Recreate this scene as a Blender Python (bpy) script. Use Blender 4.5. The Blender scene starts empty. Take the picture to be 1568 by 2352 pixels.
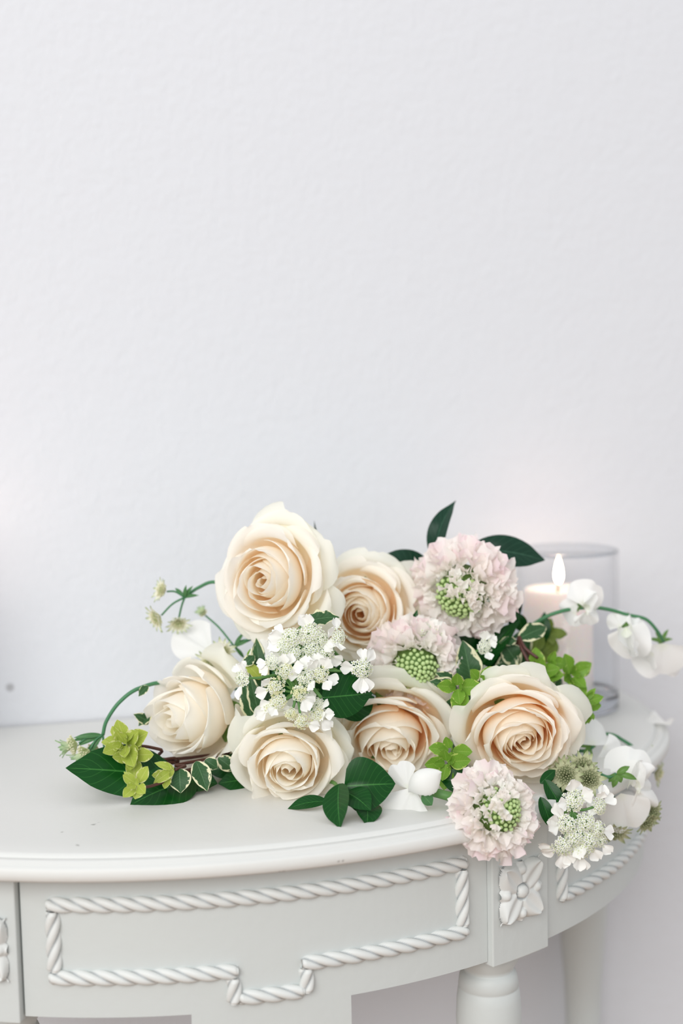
import bpy, math, random
from mathutils import Vector, Matrix, noise

# ---------------------------------------------------------------- camera
H0 = 0.78                                    # height of the table top
sc = bpy.context.scene
CAM = Vector((-0.1385, -1.18892, 0.28965 + H0))
YAW, PITCH, ROLL, FPX = 0.22048, -0.10087, -0.02153, 3267.0
FW = Vector((math.sin(YAW)*math.cos(PITCH), math.cos(YAW)*math.cos(PITCH), math.sin(PITCH)))
_r = Vector((math.cos(YAW), -math.sin(YAW), 0)); _u = _r.cross(FW)
RT = _r*math.cos(ROLL) + _u*math.sin(ROLL)
UP = -_r*math.sin(ROLL) + _u*math.cos(ROLL)
cd = bpy.data.cameras.new('camera'); cam = bpy.data.objects.new('camera', cd)
sc.collection.objects.link(cam); sc.camera = cam
cam.matrix_world = Matrix(((RT.x, UP.x, -FW.x, CAM.x), (RT.y, UP.y, -FW.y, CAM.y), (RT.z, UP.z, -FW.z, CAM.z), (0, 0, 0, 1)))
cd.sensor_fit = 'HORIZONTAL'; cd.sensor_width = 24; cd.lens = FPX/1568*24
cd.clip_start = .05; cd.clip_end = 50
cd.dof.use_dof = True; cd.dof.focus_distance = 0.95; cd.dof.aperture_fstop = 3.2

# ---------------------------------------------------------------- light
sc.view_settings.view_transform = 'Standard'; sc.view_settings.look = 'None'
sc.view_settings.gamma = 1; sc.view_settings.exposure = 0.0; sc.view_settings.use_curve_mapping = False
wd = bpy.data.worlds.new('world'); sc.world = wd; wd.use_nodes = True
bg = wd.node_tree.nodes['Background']; bg.inputs[0].default_value = (.945, .965, 1, 1); bg.inputs[1].default_value = .82
def area(name, loc, target, sx, sy, power, col):
    l = bpy.data.lights.new(name, 'AREA'); l.shape = 'RECTANGLE'; l.size = sx; l.size_y = sy; l.energy = power; l.color = col
    o = bpy.data.objects.new(name, l); sc.collection.objects.link(o); o.location = loc
    o.rotation_euler = (Vector(target)-Vector(loc)).to_track_quat('-Z', 'Y').to_euler(); return o
area('window_light', (-1.7, -3.0, 2.5), (0.1, -.1, .9), 2.4, 2.0, 88, (1, .985, .965))
sc.cycles.max_bounces = 20; sc.cycles.diffuse_bounces = 12; sc.cycles.transmission_bounces = 16; sc.cycles.transparent_max_bounces = 24

# ---------------------------------------------------------------- helpers
def at(px, py, Y):                           # the point at depth Y (distance in front of the wall) seen at a photo pixel
    d = FW*FPX + RT*(px-784) - UP*(py-1176)
    return CAM + d*((Y-CAM.y)/d.y)
def vdir(r, u, t):                           # a direction: right, up, towards the viewer
    return (RT*r + UP*u - FW*t).normalized()
rnd = random.Random(7)
def sm(a, b, x):
    x = min(1, max(0, (x-a)/(b-a))); return x*x*(3-2*x)
def lerp(a, b, t): return a+(b-a)*t
def new_mesh(name, vs, fs, mat=None, uvs=None, cols=None, smooth=True):
    me = bpy.data.meshes.new(name); me.from_pydata([tuple(v) for v in vs], [], fs)
    if uvs:
        ul = me.uv_layers.new(name='UVMap')
        ul.data.foreach_set('uv', [c for l in me.loops for c in uvs[l.vertex_index]])
    if cols:
        ca = me.color_attributes.new('tint', 'FLOAT_COLOR', 'POINT')
        ca.data.foreach_set('color', [c for q in cols for c in (q[0], q[1], q[2], 1)])
    if smooth: me.polygons.foreach_set('use_smooth', [True]*len(me.polygons))
    if mat: me.materials.append(mat)
    me.update(); return me
WM = {}
def empty(name, loc, label, cat, group=None):
    o = bpy.data.objects.new(name, None); sc.collection.objects.link(o); o.location = loc; o.empty_display_size = .01
    o['label'] = label; o['category'] = cat
    if group: o['group'] = group
    WM[o.name] = Matrix.Translation(loc); return o
def part(name, me, parent=None, M=None, label=None, kind=None, stuff=False):
    o = bpy.data.objects.new(name, me); sc.collection.objects.link(o); M = M or Matrix()
    WM[o.name] = M
    if parent:
        o.parent = parent; o.matrix_local = WM[parent.name].inverted() @ M
    else: o.matrix_world = M
    if label: o['label'] = label
    if kind: o['kind'] = kind
    if stuff: o['kind'] = 'stuff'
    return o
def solo(o, label, cat, group=None):
    o['label'] = label; o['category'] = cat
    if group: o['group'] = group
    return o
def grid(nu, nv, fn, closed=False):          # fn(u,v) -> point ; u across 0..1, v along 0..1
    vs, uv, fs = [], [], []
    for j in range(nv+1):
        for i in range(nu + (0 if closed else 1)):
            u, v = i/nu, j/nv; vs.append(fn(u, v)); uv.append((u, v))
    w = nu if closed else nu+1
    for j in range(nv):
        for i in range(nu):
            a = j*w+i; b = j*w+(i+1) % w if closed else a+1
            fs.append((a, b, b+w, a+w))
    return vs, fs, uv
def cr(pts, n=8):                            # Catmull-Rom through points
    pts = [Vector(p) for p in pts]
    if len(pts) == 2: return [pts[0].lerp(pts[1], i/n) for i in range(n+1)]
    P = [pts[0]*2-pts[1]]+pts+[pts[-1]*2-pts[-2]]; out = []
    for k in range(1, len(P)-2):
        a, b, c, d = P[k-1:k+3]
        for i in range(n):
            t = i/n; out.append(.5*((2*b)+(c-a)*t+(2*a-5*b+4*c-d)*t*t+(3*b-a-3*c+d)*t**3))
    out.append(P[-2].copy()); return out
def tube(name, pts, r0, r1, mat, n=7, sub=6):
    ps = cr(pts, sub); vs, fs = [], []; N = len(ps); ref = Vector((.13, .37, .92))
    for i, p in enumerate(ps):
        t = (ps[min(i+1, N-1)]-ps[max(i-1, 0)]).normalized()
        a = (ref - t*ref.dot(t)).normalized(); ref = a; b = t.cross(a); r = lerp(r0, r1, i/(N-1))
        for k in range(n):
            q = 2*math.pi*k/n; vs.append(p+(a*math.cos(q)+b*math.sin(q))*r)
    for i in range(N-1):
        for k in range(n): fs.append((i*n+k, i*n+(k+1) % n, (i+1)*n+(k+1) % n, (i+1)*n+k))
    fs.append(tuple(range(n))[::-1]); fs.append(tuple(range((N-1)*n, N*n)))
    return new_mesh(name, vs, fs, mat)
def frame(loc, z, xh=None, roll=0.0):        # matrix whose Z looks along z and X near xh
    z = Vector(z).normalized(); x = Vector(xh or RT); x = (x - z*x.dot(z)).normalized(); y = z.cross(x)
    M = Matrix(((x.x, y.x, z.x, loc[0]), (x.y, y.y, z.y, loc[1]), (x.z, y.z, z.z, loc[2]), (0, 0, 0, 1)))
    return M @ Matrix.Rotation(roll, 4, 'Z')

# ---------------------------------------------------------------- materials
def mat(name, col=(.8, .8, .8), rough=.5, spec=.5, **kw):
    m = bpy.data.materials.new(name); m.use_nodes = True; b = m.node_tree.nodes['Principled BSDF']
    b.inputs['Base Color'].default_value = (*col, 1); b.inputs['Roughness'].default_value = rough
    b.inputs['Specular IOR Level'].default_value = spec
    for k, v in kw.items(): b.inputs[k.replace('_', ' ')].default_value = v
    return m
def nd(m, t, **kw):
    n = m.node_tree.nodes.new(t)
    for k, v in kw.items():
        if k.startswith('i_'):
            n.inputs[int(k[2:]) if k[2:].isdigit() else k[2:].replace('_', ' ')].default_value = v
        else: setattr(n, k, v)
    return n
def ln(m, a, b): m.node_tree.links.new(a, b)
def petal_mat(name, trans=.35, colmul=(1, 1, 1), vary=0.0, rough=.6):
    """thin petal: colour from the 'tint' attribute, lit through as well as on its face"""
    m = bpy.data.materials.new(name); m.use_nodes = True; t = m.node_tree; t.nodes.clear()
    out = nd(m, 'ShaderNodeOutputMaterial'); mix = nd(m, 'ShaderNodeMixShader', i_0=trans)
    p = nd(m, 'ShaderNodeBsdfPrincipled'); p.inputs['Roughness'].default_value = rough; p.inputs['Specular IOR Level'].default_value = .25
    tr = nd(m, 'ShaderNodeBsdfTranslucent'); at_ = nd(m, 'ShaderNodeAttribute', attribute_name='tint')
    mul = nd(m, 'ShaderNodeMixRGB', blend_type='MULTIPLY', i_0=1.0); mul.inputs[2].default_value = (*colmul, 1)
    ln(m, at_.outputs[0], mul.inputs[1]); col = mul.outputs[0]
    if vary:
        oi = nd(m, 'ShaderNodeObjectInfo'); hs = nd(m, 'ShaderNodeMixRGB', blend_type='MULTIPLY')
        mt = nd(m, 'ShaderNodeMath', operation='MULTIPLY', i_1=vary); ln(m, oi.outputs['Random'], mt.inputs[0]); ln(m, mt.outputs[0], hs.inputs[0])
        hs.inputs[2].default_value = (.97, .74, .78, 1); ln(m, col, hs.inputs[1]); col = hs.outputs[0]
    tc = nd(m, 'ShaderNodeTexCoord'); mp = nd(m, 'ShaderNodeMapping'); mp.inputs['Scale'].default_value = (60, 4, 1)
    nz = nd(m, 'ShaderNodeTexNoise', i_Scale=1.0, i_Detail=3.0); bp = nd(m, 'ShaderNodeBump', i_Strength=.12, i_Distance=.0006)
    ln(m, tc.outputs['UV'], mp.inputs[0]); ln(m, mp.outputs[0], nz.inputs['Vector']); ln(m, nz.outputs[0], bp.inputs['Height']); ln(m, bp.outputs[0], p.inputs['Normal'])
    ln(m, col, p.inputs['Base Color']); ln(m, col, tr.inputs['Color']); ln(m, p.outputs[0], mix.inputs[1]); ln(m, tr.outputs[0], mix.inputs[2]); ln(m, mix.outputs[0], out.inputs[0])
    return m
def leaf_mat(name, base, vein, margin=None, mw=.62, rough=.32, trans=.12, dark2=None, veins=9):
    """leaf: UV u runs across (0.5 = midrib), v from stalk to tip"""
    m = bpy.data.materials.new(name); m.use_nodes = True; t = m.node_tree; t.nodes.clear()
    out = nd(m, 'ShaderNodeOutputMaterial'); mix = nd(m, 'ShaderNodeMixShader', i_0=trans)
    p = nd(m, 'ShaderNodeBsdfPrincipled'); p.inputs['Roughness'].default_value = rough; p.inputs['Specular IOR Level'].default_value = .22
    tr = nd(m, 'ShaderNodeBsdfTranslucent'); tc = nd(m, 'ShaderNodeTexCoord'); sx = nd(m, 'ShaderNodeSeparateXYZ'); ln(m, tc.outputs['UV'], sx.inputs[0])
    def M(op, a, b=None, c=None):
        n = nd(m, 'ShaderNodeMath', operation=op)
        for i, q in enumerate((a, b, c)):
            if q is None: continue
            if isinstance(q, (int, float)): n.inputs[i].default_value = q
            else: ln(m, q, n.inputs[i])
        return n.outputs[0]
    au = M('MULTIPLY', M('ABSOLUTE', M('SUBTRACT', sx.outputs[0], .5)), 2)
    rib = M('SUBTRACT', 1, M('DIVIDE', au, .045)); rib = M('MAXIMUM', rib, 0)
    ph = M('SUBTRACT', M('MULTIPLY', sx.outputs[1], veins), M('MULTIPLY', au, 2.2))
    sv = M('ABSOLUTE', M('SUBTRACT', M('FRACT', ph), .5)); sv = M('MAXIMUM', M('SUBTRACT', 1, M('MULTIPLY', M('SUBTRACT', .5, sv), 14)), 0)
    sv = M('MULTIPLY', sv, .35)
    ob = nd(m, 'ShaderNodeTexNoise', i_Scale=120.0, i_Detail=2.0); ln(m, tc.outputs['Object'], ob.inputs['Vector'])
    c = nd(m, 'ShaderNodeMixRGB'); c.inputs[1].default_value = (*base, 1); c.inputs[2].default_value = (*(dark2 or [q*.7 for q in base]), 1); ln(m, ob.outputs[0], c.inputs[0])
    c2 = nd(m, 'ShaderNodeMixRGB'); ln(m, M('MINIMUM', M('ADD', rib, sv), 1), c2.inputs[0]); ln(m, c.outputs[0], c2.inputs[1]); c2.inputs[2].default_value = (*vein, 1)
    col = c2.outputs[0]
    if margin:
        nz = nd(m, 'ShaderNodeTexNoise', i_Scale=5.0, i_Detail=2.0); ln(m, tc.outputs['UV'], nz.inputs['Vector'])
        oi = nd(m, 'ShaderNodeObjectInfo'); nz.noise_dimensions = '4D'; ln(m, M('MULTIPLY', oi.outputs['Random'], 40), nz.inputs['W'])
        mm = M('ADD', au, M('MULTIPLY', M('SUBTRACT', nz.outputs[0], .5), 1.7))
        mm = M('ADD', mm, M('MULTIPLY', M('ABSOLUTE', M('SUBTRACT', sx.outputs[1], .5)), .35))
        mm = M('MINIMUM', M('MAXIMUM', M('MULTIPLY', M('SUBTRACT', mm, mw), 14), 0), 1)
        c3 = nd(m, 'ShaderNodeMixRGB'); ln(m, mm, c3.inputs[0]); ln(m, col, c3.inputs[1]); c3.inputs[2].default_value = (*margin, 1); col = c3.outputs[0]
    ln(m, col, p.inputs['Base Color']); ln(m, col, tr.inputs['Color']); ln(m, p.outputs[0], mix.inputs[1]); ln(m, tr.outputs[0], mix.inputs[2]); ln(m, mix.outputs[0], out.inputs[0])
    return m

M_rose = petal_mat('rose_petal', .50)
M_scab = petal_mat('scabious_petal', .42, vary=.18)
M_pea = petal_mat('sweet_pea_petal', .35)
M_orl = petal_mat('lace_petal', .25)
M_bract = petal_mat('masterwort_bract', .25)
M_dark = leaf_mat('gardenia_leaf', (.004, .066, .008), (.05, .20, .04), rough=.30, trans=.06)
M_blue = leaf_mat('gardenia_leaf_bluish', (.008, .045, .024), (.05, .13, .08), rough=.27, trans=.05)  # darker, bluer green than the other gardenia leaves
M_var = leaf_mat('variegated_leaf', (.045, .125, .045), (.13, .25, .12), margin=(.80, .78, .52), mw=.84, rough=.4, trans=.2)
M_tip = leaf_mat('lime_leaf', (.23, .42, .05), (.36, .52, .12), margin=(.50, .62, .16), mw=1.02, rough=.38, trans=.3, dark2=(.16, .34, .04))
M_yel = leaf_mat('yellow_leaf', (.50, .58, .11), (.62, .66, .22), margin=(.66, .68, .30), mw=.95, rough=.45, trans=.3, dark2=(.36, .46, .07))
M_olive = leaf_mat('olive_leaf', (.20, .28, .05), (.3, .38, .1), rough=.45, trans=.25)
M_stem = mat('green_stem', (.10, .25, .06), .45)
M_stem2 = mat('blue_green_stem', (.055, .20, .085), .5)
M_twig = mat('brown_twig', (.085, .028, .02), .5)
M_bud = mat('green_bud', (.47, .62, .27), .45)
M_sep = mat('sepal_green', (.33, .45, .18), .5)

# painted furniture: chalky grey-white paint, slightly rubbed
def paint(name, c1, c2, groove=False):
    m = mat(name, c1, .48, .4); b = m.node_tree.nodes['Principled BSDF']
    tc = nd(m, 'ShaderNodeTexCoord'); n1 = nd(m, 'ShaderNodeTexNoise', i_Scale=9.0, i_Detail=5.0); ln(m, tc.outputs['Object'], n1.inputs['Vector'])
    mx = nd(m, 'ShaderNodeMixRGB'); mx.inputs[1].default_value = (*c1, 1); mx.inputs[2].default_value = (*c2, 1); ln(m, n1.outputs[0], mx.inputs[0]); col = mx.outputs[0]
    n2 = nd(m, 'ShaderNodeTexNoise', i_Scale=38.0, i_Detail=2.0, i_Distortion=1.5); ln(m, tc.outputs['Object'], n2.inputs['Vector'])
    rp = nd(m, 'ShaderNodeValToRGB'); rp.color_ramp.elements[0].position = .77; rp.color_ramp.elements[1].position = .80; ln(m, n2.outputs[0], rp.inputs[0])
    m2 = nd(m, 'ShaderNodeMixRGB'); ln(m, rp.outputs[0], m2.inputs[0]); ln(m, col, m2.inputs[1]); m2.inputs[2].default_value = (.36, .36, .34, 1); col = m2.outputs[0]
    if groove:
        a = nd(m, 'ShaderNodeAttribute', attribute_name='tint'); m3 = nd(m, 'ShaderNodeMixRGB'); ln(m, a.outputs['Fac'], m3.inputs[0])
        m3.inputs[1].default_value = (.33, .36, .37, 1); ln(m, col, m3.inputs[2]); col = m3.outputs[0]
    n3 = nd(m, 'ShaderNodeTexNoise', i_Scale=140.0, i_Detail=4.0); ln(m, tc.outputs['Object'], n3.inputs['Vector'])
    bp = nd(m, 'ShaderNodeBump', i_Strength=.16, i_Distance=.0012); ln(m, n3.outputs[0], bp.inputs['Height']); ln(m, bp.outputs[0], b.inputs['Normal'])
    ln(m, col, b.inputs['Base Color']); return m
def chips(m, pts):
    b = m.node_tree.nodes['Principled BSDF']; src = b.inputs['Base Color'].links[0].from_socket; tc = nd(m, 'ShaderNodeTexCoord')
    nz = nd(m, 'ShaderNodeTexNoise', i_Scale=420.0, i_Detail=3.0); ln(m, tc.outputs['Object'], nz.inputs['Vector'])
    for p, r in pts:
        vd = nd(m, 'ShaderNodeVectorMath', operation='DISTANCE'); ln(m, tc.outputs['Object'], vd.inputs[0]); vd.inputs[1].default_value = p
        a = nd(m, 'ShaderNodeMath', operation='MULTIPLY_ADD', i_1=r*2.2); ln(m, nz.outputs[0], a.inputs[0]); ln(m, vd.outputs['Value'], a.inputs[2])
        q = nd(m, 'ShaderNodeMapRange'); q.inputs['From Min'].default_value = r*1.35; q.inputs['From Max'].default_value = r*1.8; q.inputs['To Min'].default_value = .8; q.inputs['To Max'].default_value = 0; ln(m, a.outputs[0], q.inputs['Value'])
        x = nd(m, 'ShaderNodeMixRGB'); ln(m, q.outputs[0], x.inputs[0]); ln(m, src, x.inputs[1]); x.inputs[2].default_value = (.38, .37, .35, 1); src = x.outputs[0]
    ln(m, src, b.inputs['Base Color'])
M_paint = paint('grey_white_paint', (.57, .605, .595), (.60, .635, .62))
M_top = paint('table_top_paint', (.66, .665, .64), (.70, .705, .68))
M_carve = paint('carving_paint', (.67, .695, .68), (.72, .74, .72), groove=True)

chips(M_top, [(at(652, 2001, -.3625), .0022), (at(642, 2002, -.3625), .0013), (at(776, 1978, -.361), .0020), (at(787, 1976, -.361), .0013), (at(378, 1893, -.300), .0007), (at(566, 1901, -.33), .0006)])
# ---------------------------------------------------------------- room
def wall_mat():
    m = mat('wall_plaster', (.708, .728, .762), .85, .2); b = m.node_tree.nodes['Principled BSDF']
    tc = nd(m, 'ShaderNodeTexCoord'); mp = nd(m, 'ShaderNodeMapping'); mp.inputs['Scale'].default_value = (1, 1, .92); ln(m, tc.outputs['Object'], mp.inputs[0])
    n1 = nd(m, 'ShaderNodeTexNoise', i_Scale=150.0, i_Detail=3.0, i_Roughness=.45); ln(m, mp.outputs[0], n1.inputs['Vector'])
    n2 = nd(m, 'ShaderNodeTexNoise', i_Scale=45.0, i_Detail=2.0); ln(m, mp.outputs[0], n2.inputs['Vector'])
    ad = nd(m, 'ShaderNodeMath', operation='ADD'); ln(m, n1.outputs[0], ad.inputs[0]); ln(m, n2.outputs[0], ad.inputs[1])
    bp = nd(m, 'ShaderNodeBump', i_Strength=.24, i_Distance=.0026); ln(m, ad.outputs[0], bp.inputs['Height']); ln(m, bp.outputs[0], b.inputs['Normal'])
    # one small grey scuff low on the wall
    vd = nd(m, 'ShaderNodeVectorMath', operation='DISTANCE'); ln(m, tc.outputs['Object'], vd.inputs[0]); q = at(23, 1579, 0); vd.inputs[1].default_value = q
    rp = nd(m, 'ShaderNodeMapRange'); rp.inputs['From Min'].default_value = .002; rp.inputs['From Max'].default_value = .0045; rp.inputs['To Min'].default_value = .75; rp.inputs['To Max'].default_value = 0; ln(m, vd.outputs['Value'], rp.inputs['Value'])
    mx = nd(m, 'ShaderNodeMixRGB'); ln(m, rp.outputs[0], mx.inputs[0]); mx.inputs[1].default_value = (.708, .728, .762, 1); mx.inputs[2].default_value = (.35, .35, .36, 1); ln(m, mx.outputs[0], b.inputs['Base Color'])
    return m
def box(x0, x1, y0, y1, z0, z1):
    return ([(x, y, z) for z in (z0, z1) for y in (y0, y1) for x in (x0, x1)], [(0, 2, 3, 1), (4, 5, 7, 6), (0, 1, 5, 4), (2, 6, 7, 3), (0, 4, 6, 2), (1, 3, 7, 5)])
def slab(name, b, m):
    v, f = box(*b); return part(name, new_mesh(name, v, f, m, smooth=False), kind='structure')
slab('wall_back', (-3, 3, 0, .12, 0, 2.7), wall_mat())
mf = mat('warm_floor', (.3, .17, .09), .5)
_t = nd(mf, 'ShaderNodeTexCoord'); _m = nd(mf, 'ShaderNodeMapping'); _m.inputs['Scale'].default_value = (1.2, 14, 1); _n = nd(mf, 'ShaderNodeTexNoise', i_Scale=2.0, i_Detail=6.0)
_c = nd(mf, 'ShaderNodeMixRGB'); _c.inputs[1].default_value = (.27, .15, .08, 1); _c.inputs[2].default_value = (.36, .22, .13, 1)
ln(mf, _t.outputs['Object'], _m.inputs[0]); ln(mf, _m.outputs[0], _n.inputs['Vector']); ln(mf, _n.outputs[0], _c.inputs[0]); ln(mf, _c.outputs[0], mf.node_tree.nodes['Principled BSDF'].inputs['Base Color'])
slab('floor', (-3, 3, -4, 0, -.05, 0), mf)
slab('baseboard_back', (-3, 3, -.014, 0, 0, .09), mat('baseboard_paint', (.8, .8, .8), .4))

# ---------------------------------------------------------------- demilune console table
A, B, TE, INS = .40, .36307, .0143, .0228
ai, bi = A-INS, B-INS
HA, XB, XBR, RX, RZT, RZB = .109, .1523, .2003, .1321, .0362, .0829
tbl = empty('console_table', (0, -.18, 0), 'grey-white painted half-round console table with rope mouldings against the wall', 'table')
def ell(a, b, t, z): return Vector((a*math.cos(t), -b*math.sin(t), z))
# top: profile swept round the half ellipse
prof = [(-.0300, 0), (-.0135, 0), (-.0112, -.0005), (-.0106, -.0022), (-.0098, -.0030), (-.0090, -.0022), (-.0064, -.0024), (-.0044, -.0030), (-.0038, -.0048), (-.0024, -.0051), (-.0008, -.0058), (0, -.0070), (.0004, -.0100), (0, -.0130), (-.0012, -.0143), (-.030, -.0143)]
NT = 160; vs, fs = [], []
for j in range(NT+1):
    t = math.pi*j/NT
    for d, z in prof:
        # the overhang is measured along the edge's own normal
        n = Vector((math.cos(t)/A, -math.sin(t)/B, 0)).normalized(); p = ell(A, B, t, z+H0)+n*d; p.y = min(p.y, -.0025); p.x *= 1-.05*(1-sm(0, .21, -p.y)); vs.append(p)
K = len(prof)
for j in range(NT):
    for k in range(K-1): fs.append((j*K+k, j*K+k+1, (j+1)*K+k+1, (j+1)*K+k))
fs.append(tuple(j*K for j in range(NT+1))); fs.append(tuple(j*K+K-1 for j in range(NT, -1, -1)))
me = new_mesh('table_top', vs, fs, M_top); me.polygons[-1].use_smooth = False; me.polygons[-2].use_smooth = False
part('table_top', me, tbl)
def onap(X, z, o=0.0): # point on the apron's face
    return Vector((X, -(bi+o)*math.sqrt(max(1-(X/(ai+o))**2, 0)), H0-z))
def panel(name, X0, X1, zb, th=.018, n=40, t_range=None):
    """curved board between X0 and X1; zb(X) gives its bottom edge"""
    vs, fs = [], []; Xs = [lerp(X0, X1, i/n) for i in range(n+1)]
    if t_range: Xs = [ai*math.cos(lerp(t_range[0], t_range[1], i/n)) for i in range(n+1)]
    Xs2 = []
    for i, x in enumerate(Xs):
        Xs2.append((x, zb(x)))
        if i < n and abs(zb(x)-zb(Xs[i+1])) > 1e-6:
            m = -.0503 if x < 0 else .0519; Xs2 += [(m, zb(x)), (m, zb(Xs[i+1]))]
    for x, z in Xs2:
        f = onap(x, 0); nrm = Vector((f.x/ai**2, f.y/bi**2, 0)).normalized(); k = f-nrm*th; k.y = min(k.y, -.0025); f.y = min(f.y, -.0025)
        for q in (f, k):
            vs.append((q.x, q.y, H0-TE+.0005)); vs.append((q.x, q.y, H0-z))
    for i in range(len(Xs2)-1):
        a = i*4; b = a+4
        fs += [(a, a+1, b+1, b), (a+2, b+2, b+3, a+3), (a+1, a+3, b+3, b+1), (a, b, b+2, a+2)]
    fs += [(0, 2, 3, 1), (len(vs)-4, len(vs)-3, len(vs)-1, len(vs)-2)]
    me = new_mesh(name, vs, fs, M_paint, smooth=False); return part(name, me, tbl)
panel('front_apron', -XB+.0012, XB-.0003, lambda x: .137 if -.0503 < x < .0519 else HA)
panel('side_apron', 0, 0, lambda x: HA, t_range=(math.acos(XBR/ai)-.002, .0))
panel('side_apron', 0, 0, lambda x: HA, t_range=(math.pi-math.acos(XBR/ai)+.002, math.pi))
# leg blocks standing a little proud of the apron, each carved with a rosette
def leg_block(s):
    xa, xb = XB, XBR; n = 6; vs, fs = [], []; fr, bk = [], []
    xm = (xa+xb)/2; c = onap(xm, 0); nr = Vector((c.x/ai**2, c.y/bi**2, 0)).normalized()
    for i in range(n+1):
        x = lerp(xa, xb, i/n); f = onap(x, 0)+nr*.0050; g = f-nr*.052
        for q in (f, g):
            for z in (TE-.0005, HA+.0030): vs.append((s*q.x, q.y, H0-z))
    for i in range(n):
        a = i*4; b = a+4; fs += [(a, a+1, b+1, b), (a+2, b+2, b+3, a+3), (a+1, a+3, b+3, b+1), (a, b, b+2, a+2)]
    fs += [(0, 2, 3, 1), (n*4, n*4+1, n*4+3, n*4+2)]
    if s < 0: fs = [f[::-1] for f in fs]
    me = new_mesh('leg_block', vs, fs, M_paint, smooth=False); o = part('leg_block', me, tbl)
    bv = o.modifiers.new('bevel', 'BEVEL'); bv.width = .0009; bv.segments = 2; bv.limit_method = 'ANGLE'
    c2 = onap(xm-.0014, .0640)+nr*.0052; c2.x *= s; nn = Vector((s*nr.x, nr.y, 0))
    return o, c2, nn
def rosette_mesh():
    """square carved flower: four broad corner leaves with a hollow, four small side petals ending in beads, oval centre"""
    N = 84; W, Hh = .0178, .0192; vs, idx, cols, fs = [], {}, [], []
    def h(x, y):                             # x,y in -1..1
        r = math.hypot(x, y); a = math.atan2(y, x); v = .09 if max(abs(x), abs(y)) < .93-.12*abs(math.sin(4*a)) else 0
        d4 = abs(((a-math.pi/4) % (math.pi/2)) - 0); d4 = min(d4, math.pi/2-d4)          # distance from a diagonal
        d0 = abs(a % (math.pi/2)); d0 = min(d0, math.pi/2-d0)
        lim = 1.22-.35*abs(math.sin(2*a))**0*0; tx = r*math.cos(d4); ty = r*math.sin(d4)
        wl = .56*math.sin(math.pi*min(1, max(0, (tx-.05)/1.30)))**.55                  # corner leaf
        if wl > 0 and ty < wl:
            q = ty/wl; v = max(v, (.62+.5*tx)*(1-q**3.2)*(.62+.38*sm(0, .55, q)) + .12)
        sx_ = r*math.cos(d0); sy_ = r*math.sin(d0)
        ws = .40*math.sin(math.pi*min(1, max(0, sx_/1.12)))**.6
        if ws > 0 and sy_ < ws: v = max(v, .40*(1-(sy_/ws)**3)+.10)
        bd = math.hypot(sx_-.80, sy_)/.19
        if bd < 1: v = max(v, .45+.62*math.sqrt(1-bd*bd))
        rc = math.hypot(x/.27, y/.25)
        if rc < 1: v = .55+.65*math.sqrt(1-rc*rc)
        elif rc < 1.22: v = min(v, .16)
        return v
    H = {}
    for j in range(N+1):
        for i in range(N+1):
            x, y = lerp(-1.08, 1.08, i/N), lerp(-1.08, 1.08, j/N); H[i, j] = h(x, y)
    for j in range(N+1):
        for i in range(N+1):
            x, y = lerp(-1.08, 1.08, i/N), lerp(-1.08, 1.08, j/N)
            av = sum(H[min(N, max(0, i+a)), min(N, max(0, j+b))] for a in (-1, 0, 1) for b in (-1, 0, 1))/9
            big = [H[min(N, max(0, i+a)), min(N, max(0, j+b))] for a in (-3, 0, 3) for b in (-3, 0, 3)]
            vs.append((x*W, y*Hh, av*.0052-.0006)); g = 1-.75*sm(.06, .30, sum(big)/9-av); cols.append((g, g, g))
    for j in range(N):
        for i in range(N):
            if max(H[i, j], H[i+1, j], H[i, j+1], H[i+1, j+1]) > .05:
                a = j*(N+1)+i; fs.append((a, a+1, a+N+2, a+N+1))
    return new_mesh('rosette', vs, fs, M_carve, cols=cols)
ros = rosette_mesh()
for s in (1, -1):
    o, c, nn = leg_block(s); M = frame(c, nn, (1, 0, 0)); M = M @ Matrix(((1, 0, 0, 0), (.20*s*0, 1, 0, 0), (0, 0, 1, 0), (0, 0, 0, 1)))
    part('rosette', ros, o, M)
# turned legs
LP = [(0, .0200), (.004, .0212), (.008, .0208), (.012, .0186), (.0150, .0174), (.0158, .0180), (.0166, .0190), (.020, .0203), (.0265, .0211), (.0272, .0206), (.0280, .0211),
      (.036, .0222), (.050, .0228), (.075, .0222), (.110, .0195), (.15, .0165), (.199, .0148), (.206, .0185), (.214, .0185), (.22, .0150), (.26, .0160), (.34, .0180), (.44, .0172), (.52, .0150), (.56, .0130), (.565, .0170), (.575, .0190), (.585, .0170), (.592, .0125), (.61, .0150), (.635, .0175), (.655, .0150), (.668, .0120)]
def leg_mesh():
    top = H0-HA-.003; n = 40; vs, fs = [], []; sc_ = top/.668
    for z, r in LP:
        for k in range(n): vs.append((r*math.cos(2*math.pi*k/n), r*math.sin(2*math.pi*k/n), top-z*(1 if z < .2 else 1) if z < .2 else lerp(top-.2, 0, (z-.2)/.468)))
    for j in range(len(LP)-1):
        for k in range(n): fs.append((j*n+k, (j+1)*n+k, (j+1)*n+(k+1) % n, j*n+(k+1) % n))
    fs.append(tuple(range(n))); fs.append(tuple(range(len(LP)*n-n, len(LP)*n))[::-1]); return new_mesh('leg', vs, fs, M_paint)
lm = leg_mesh()
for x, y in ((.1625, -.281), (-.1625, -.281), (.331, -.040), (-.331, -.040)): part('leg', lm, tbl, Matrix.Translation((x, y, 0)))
v, f = box(-.018, .018, -.018, .018, H0-HA-.006, H0-TE)
bk = new_mesh('rear_block', v, f, M_paint, smooth=False)
for x in (.331, -.331): part('rear_block', bk, tbl, Matrix.Translation((x, -.040, 0)))
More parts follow.
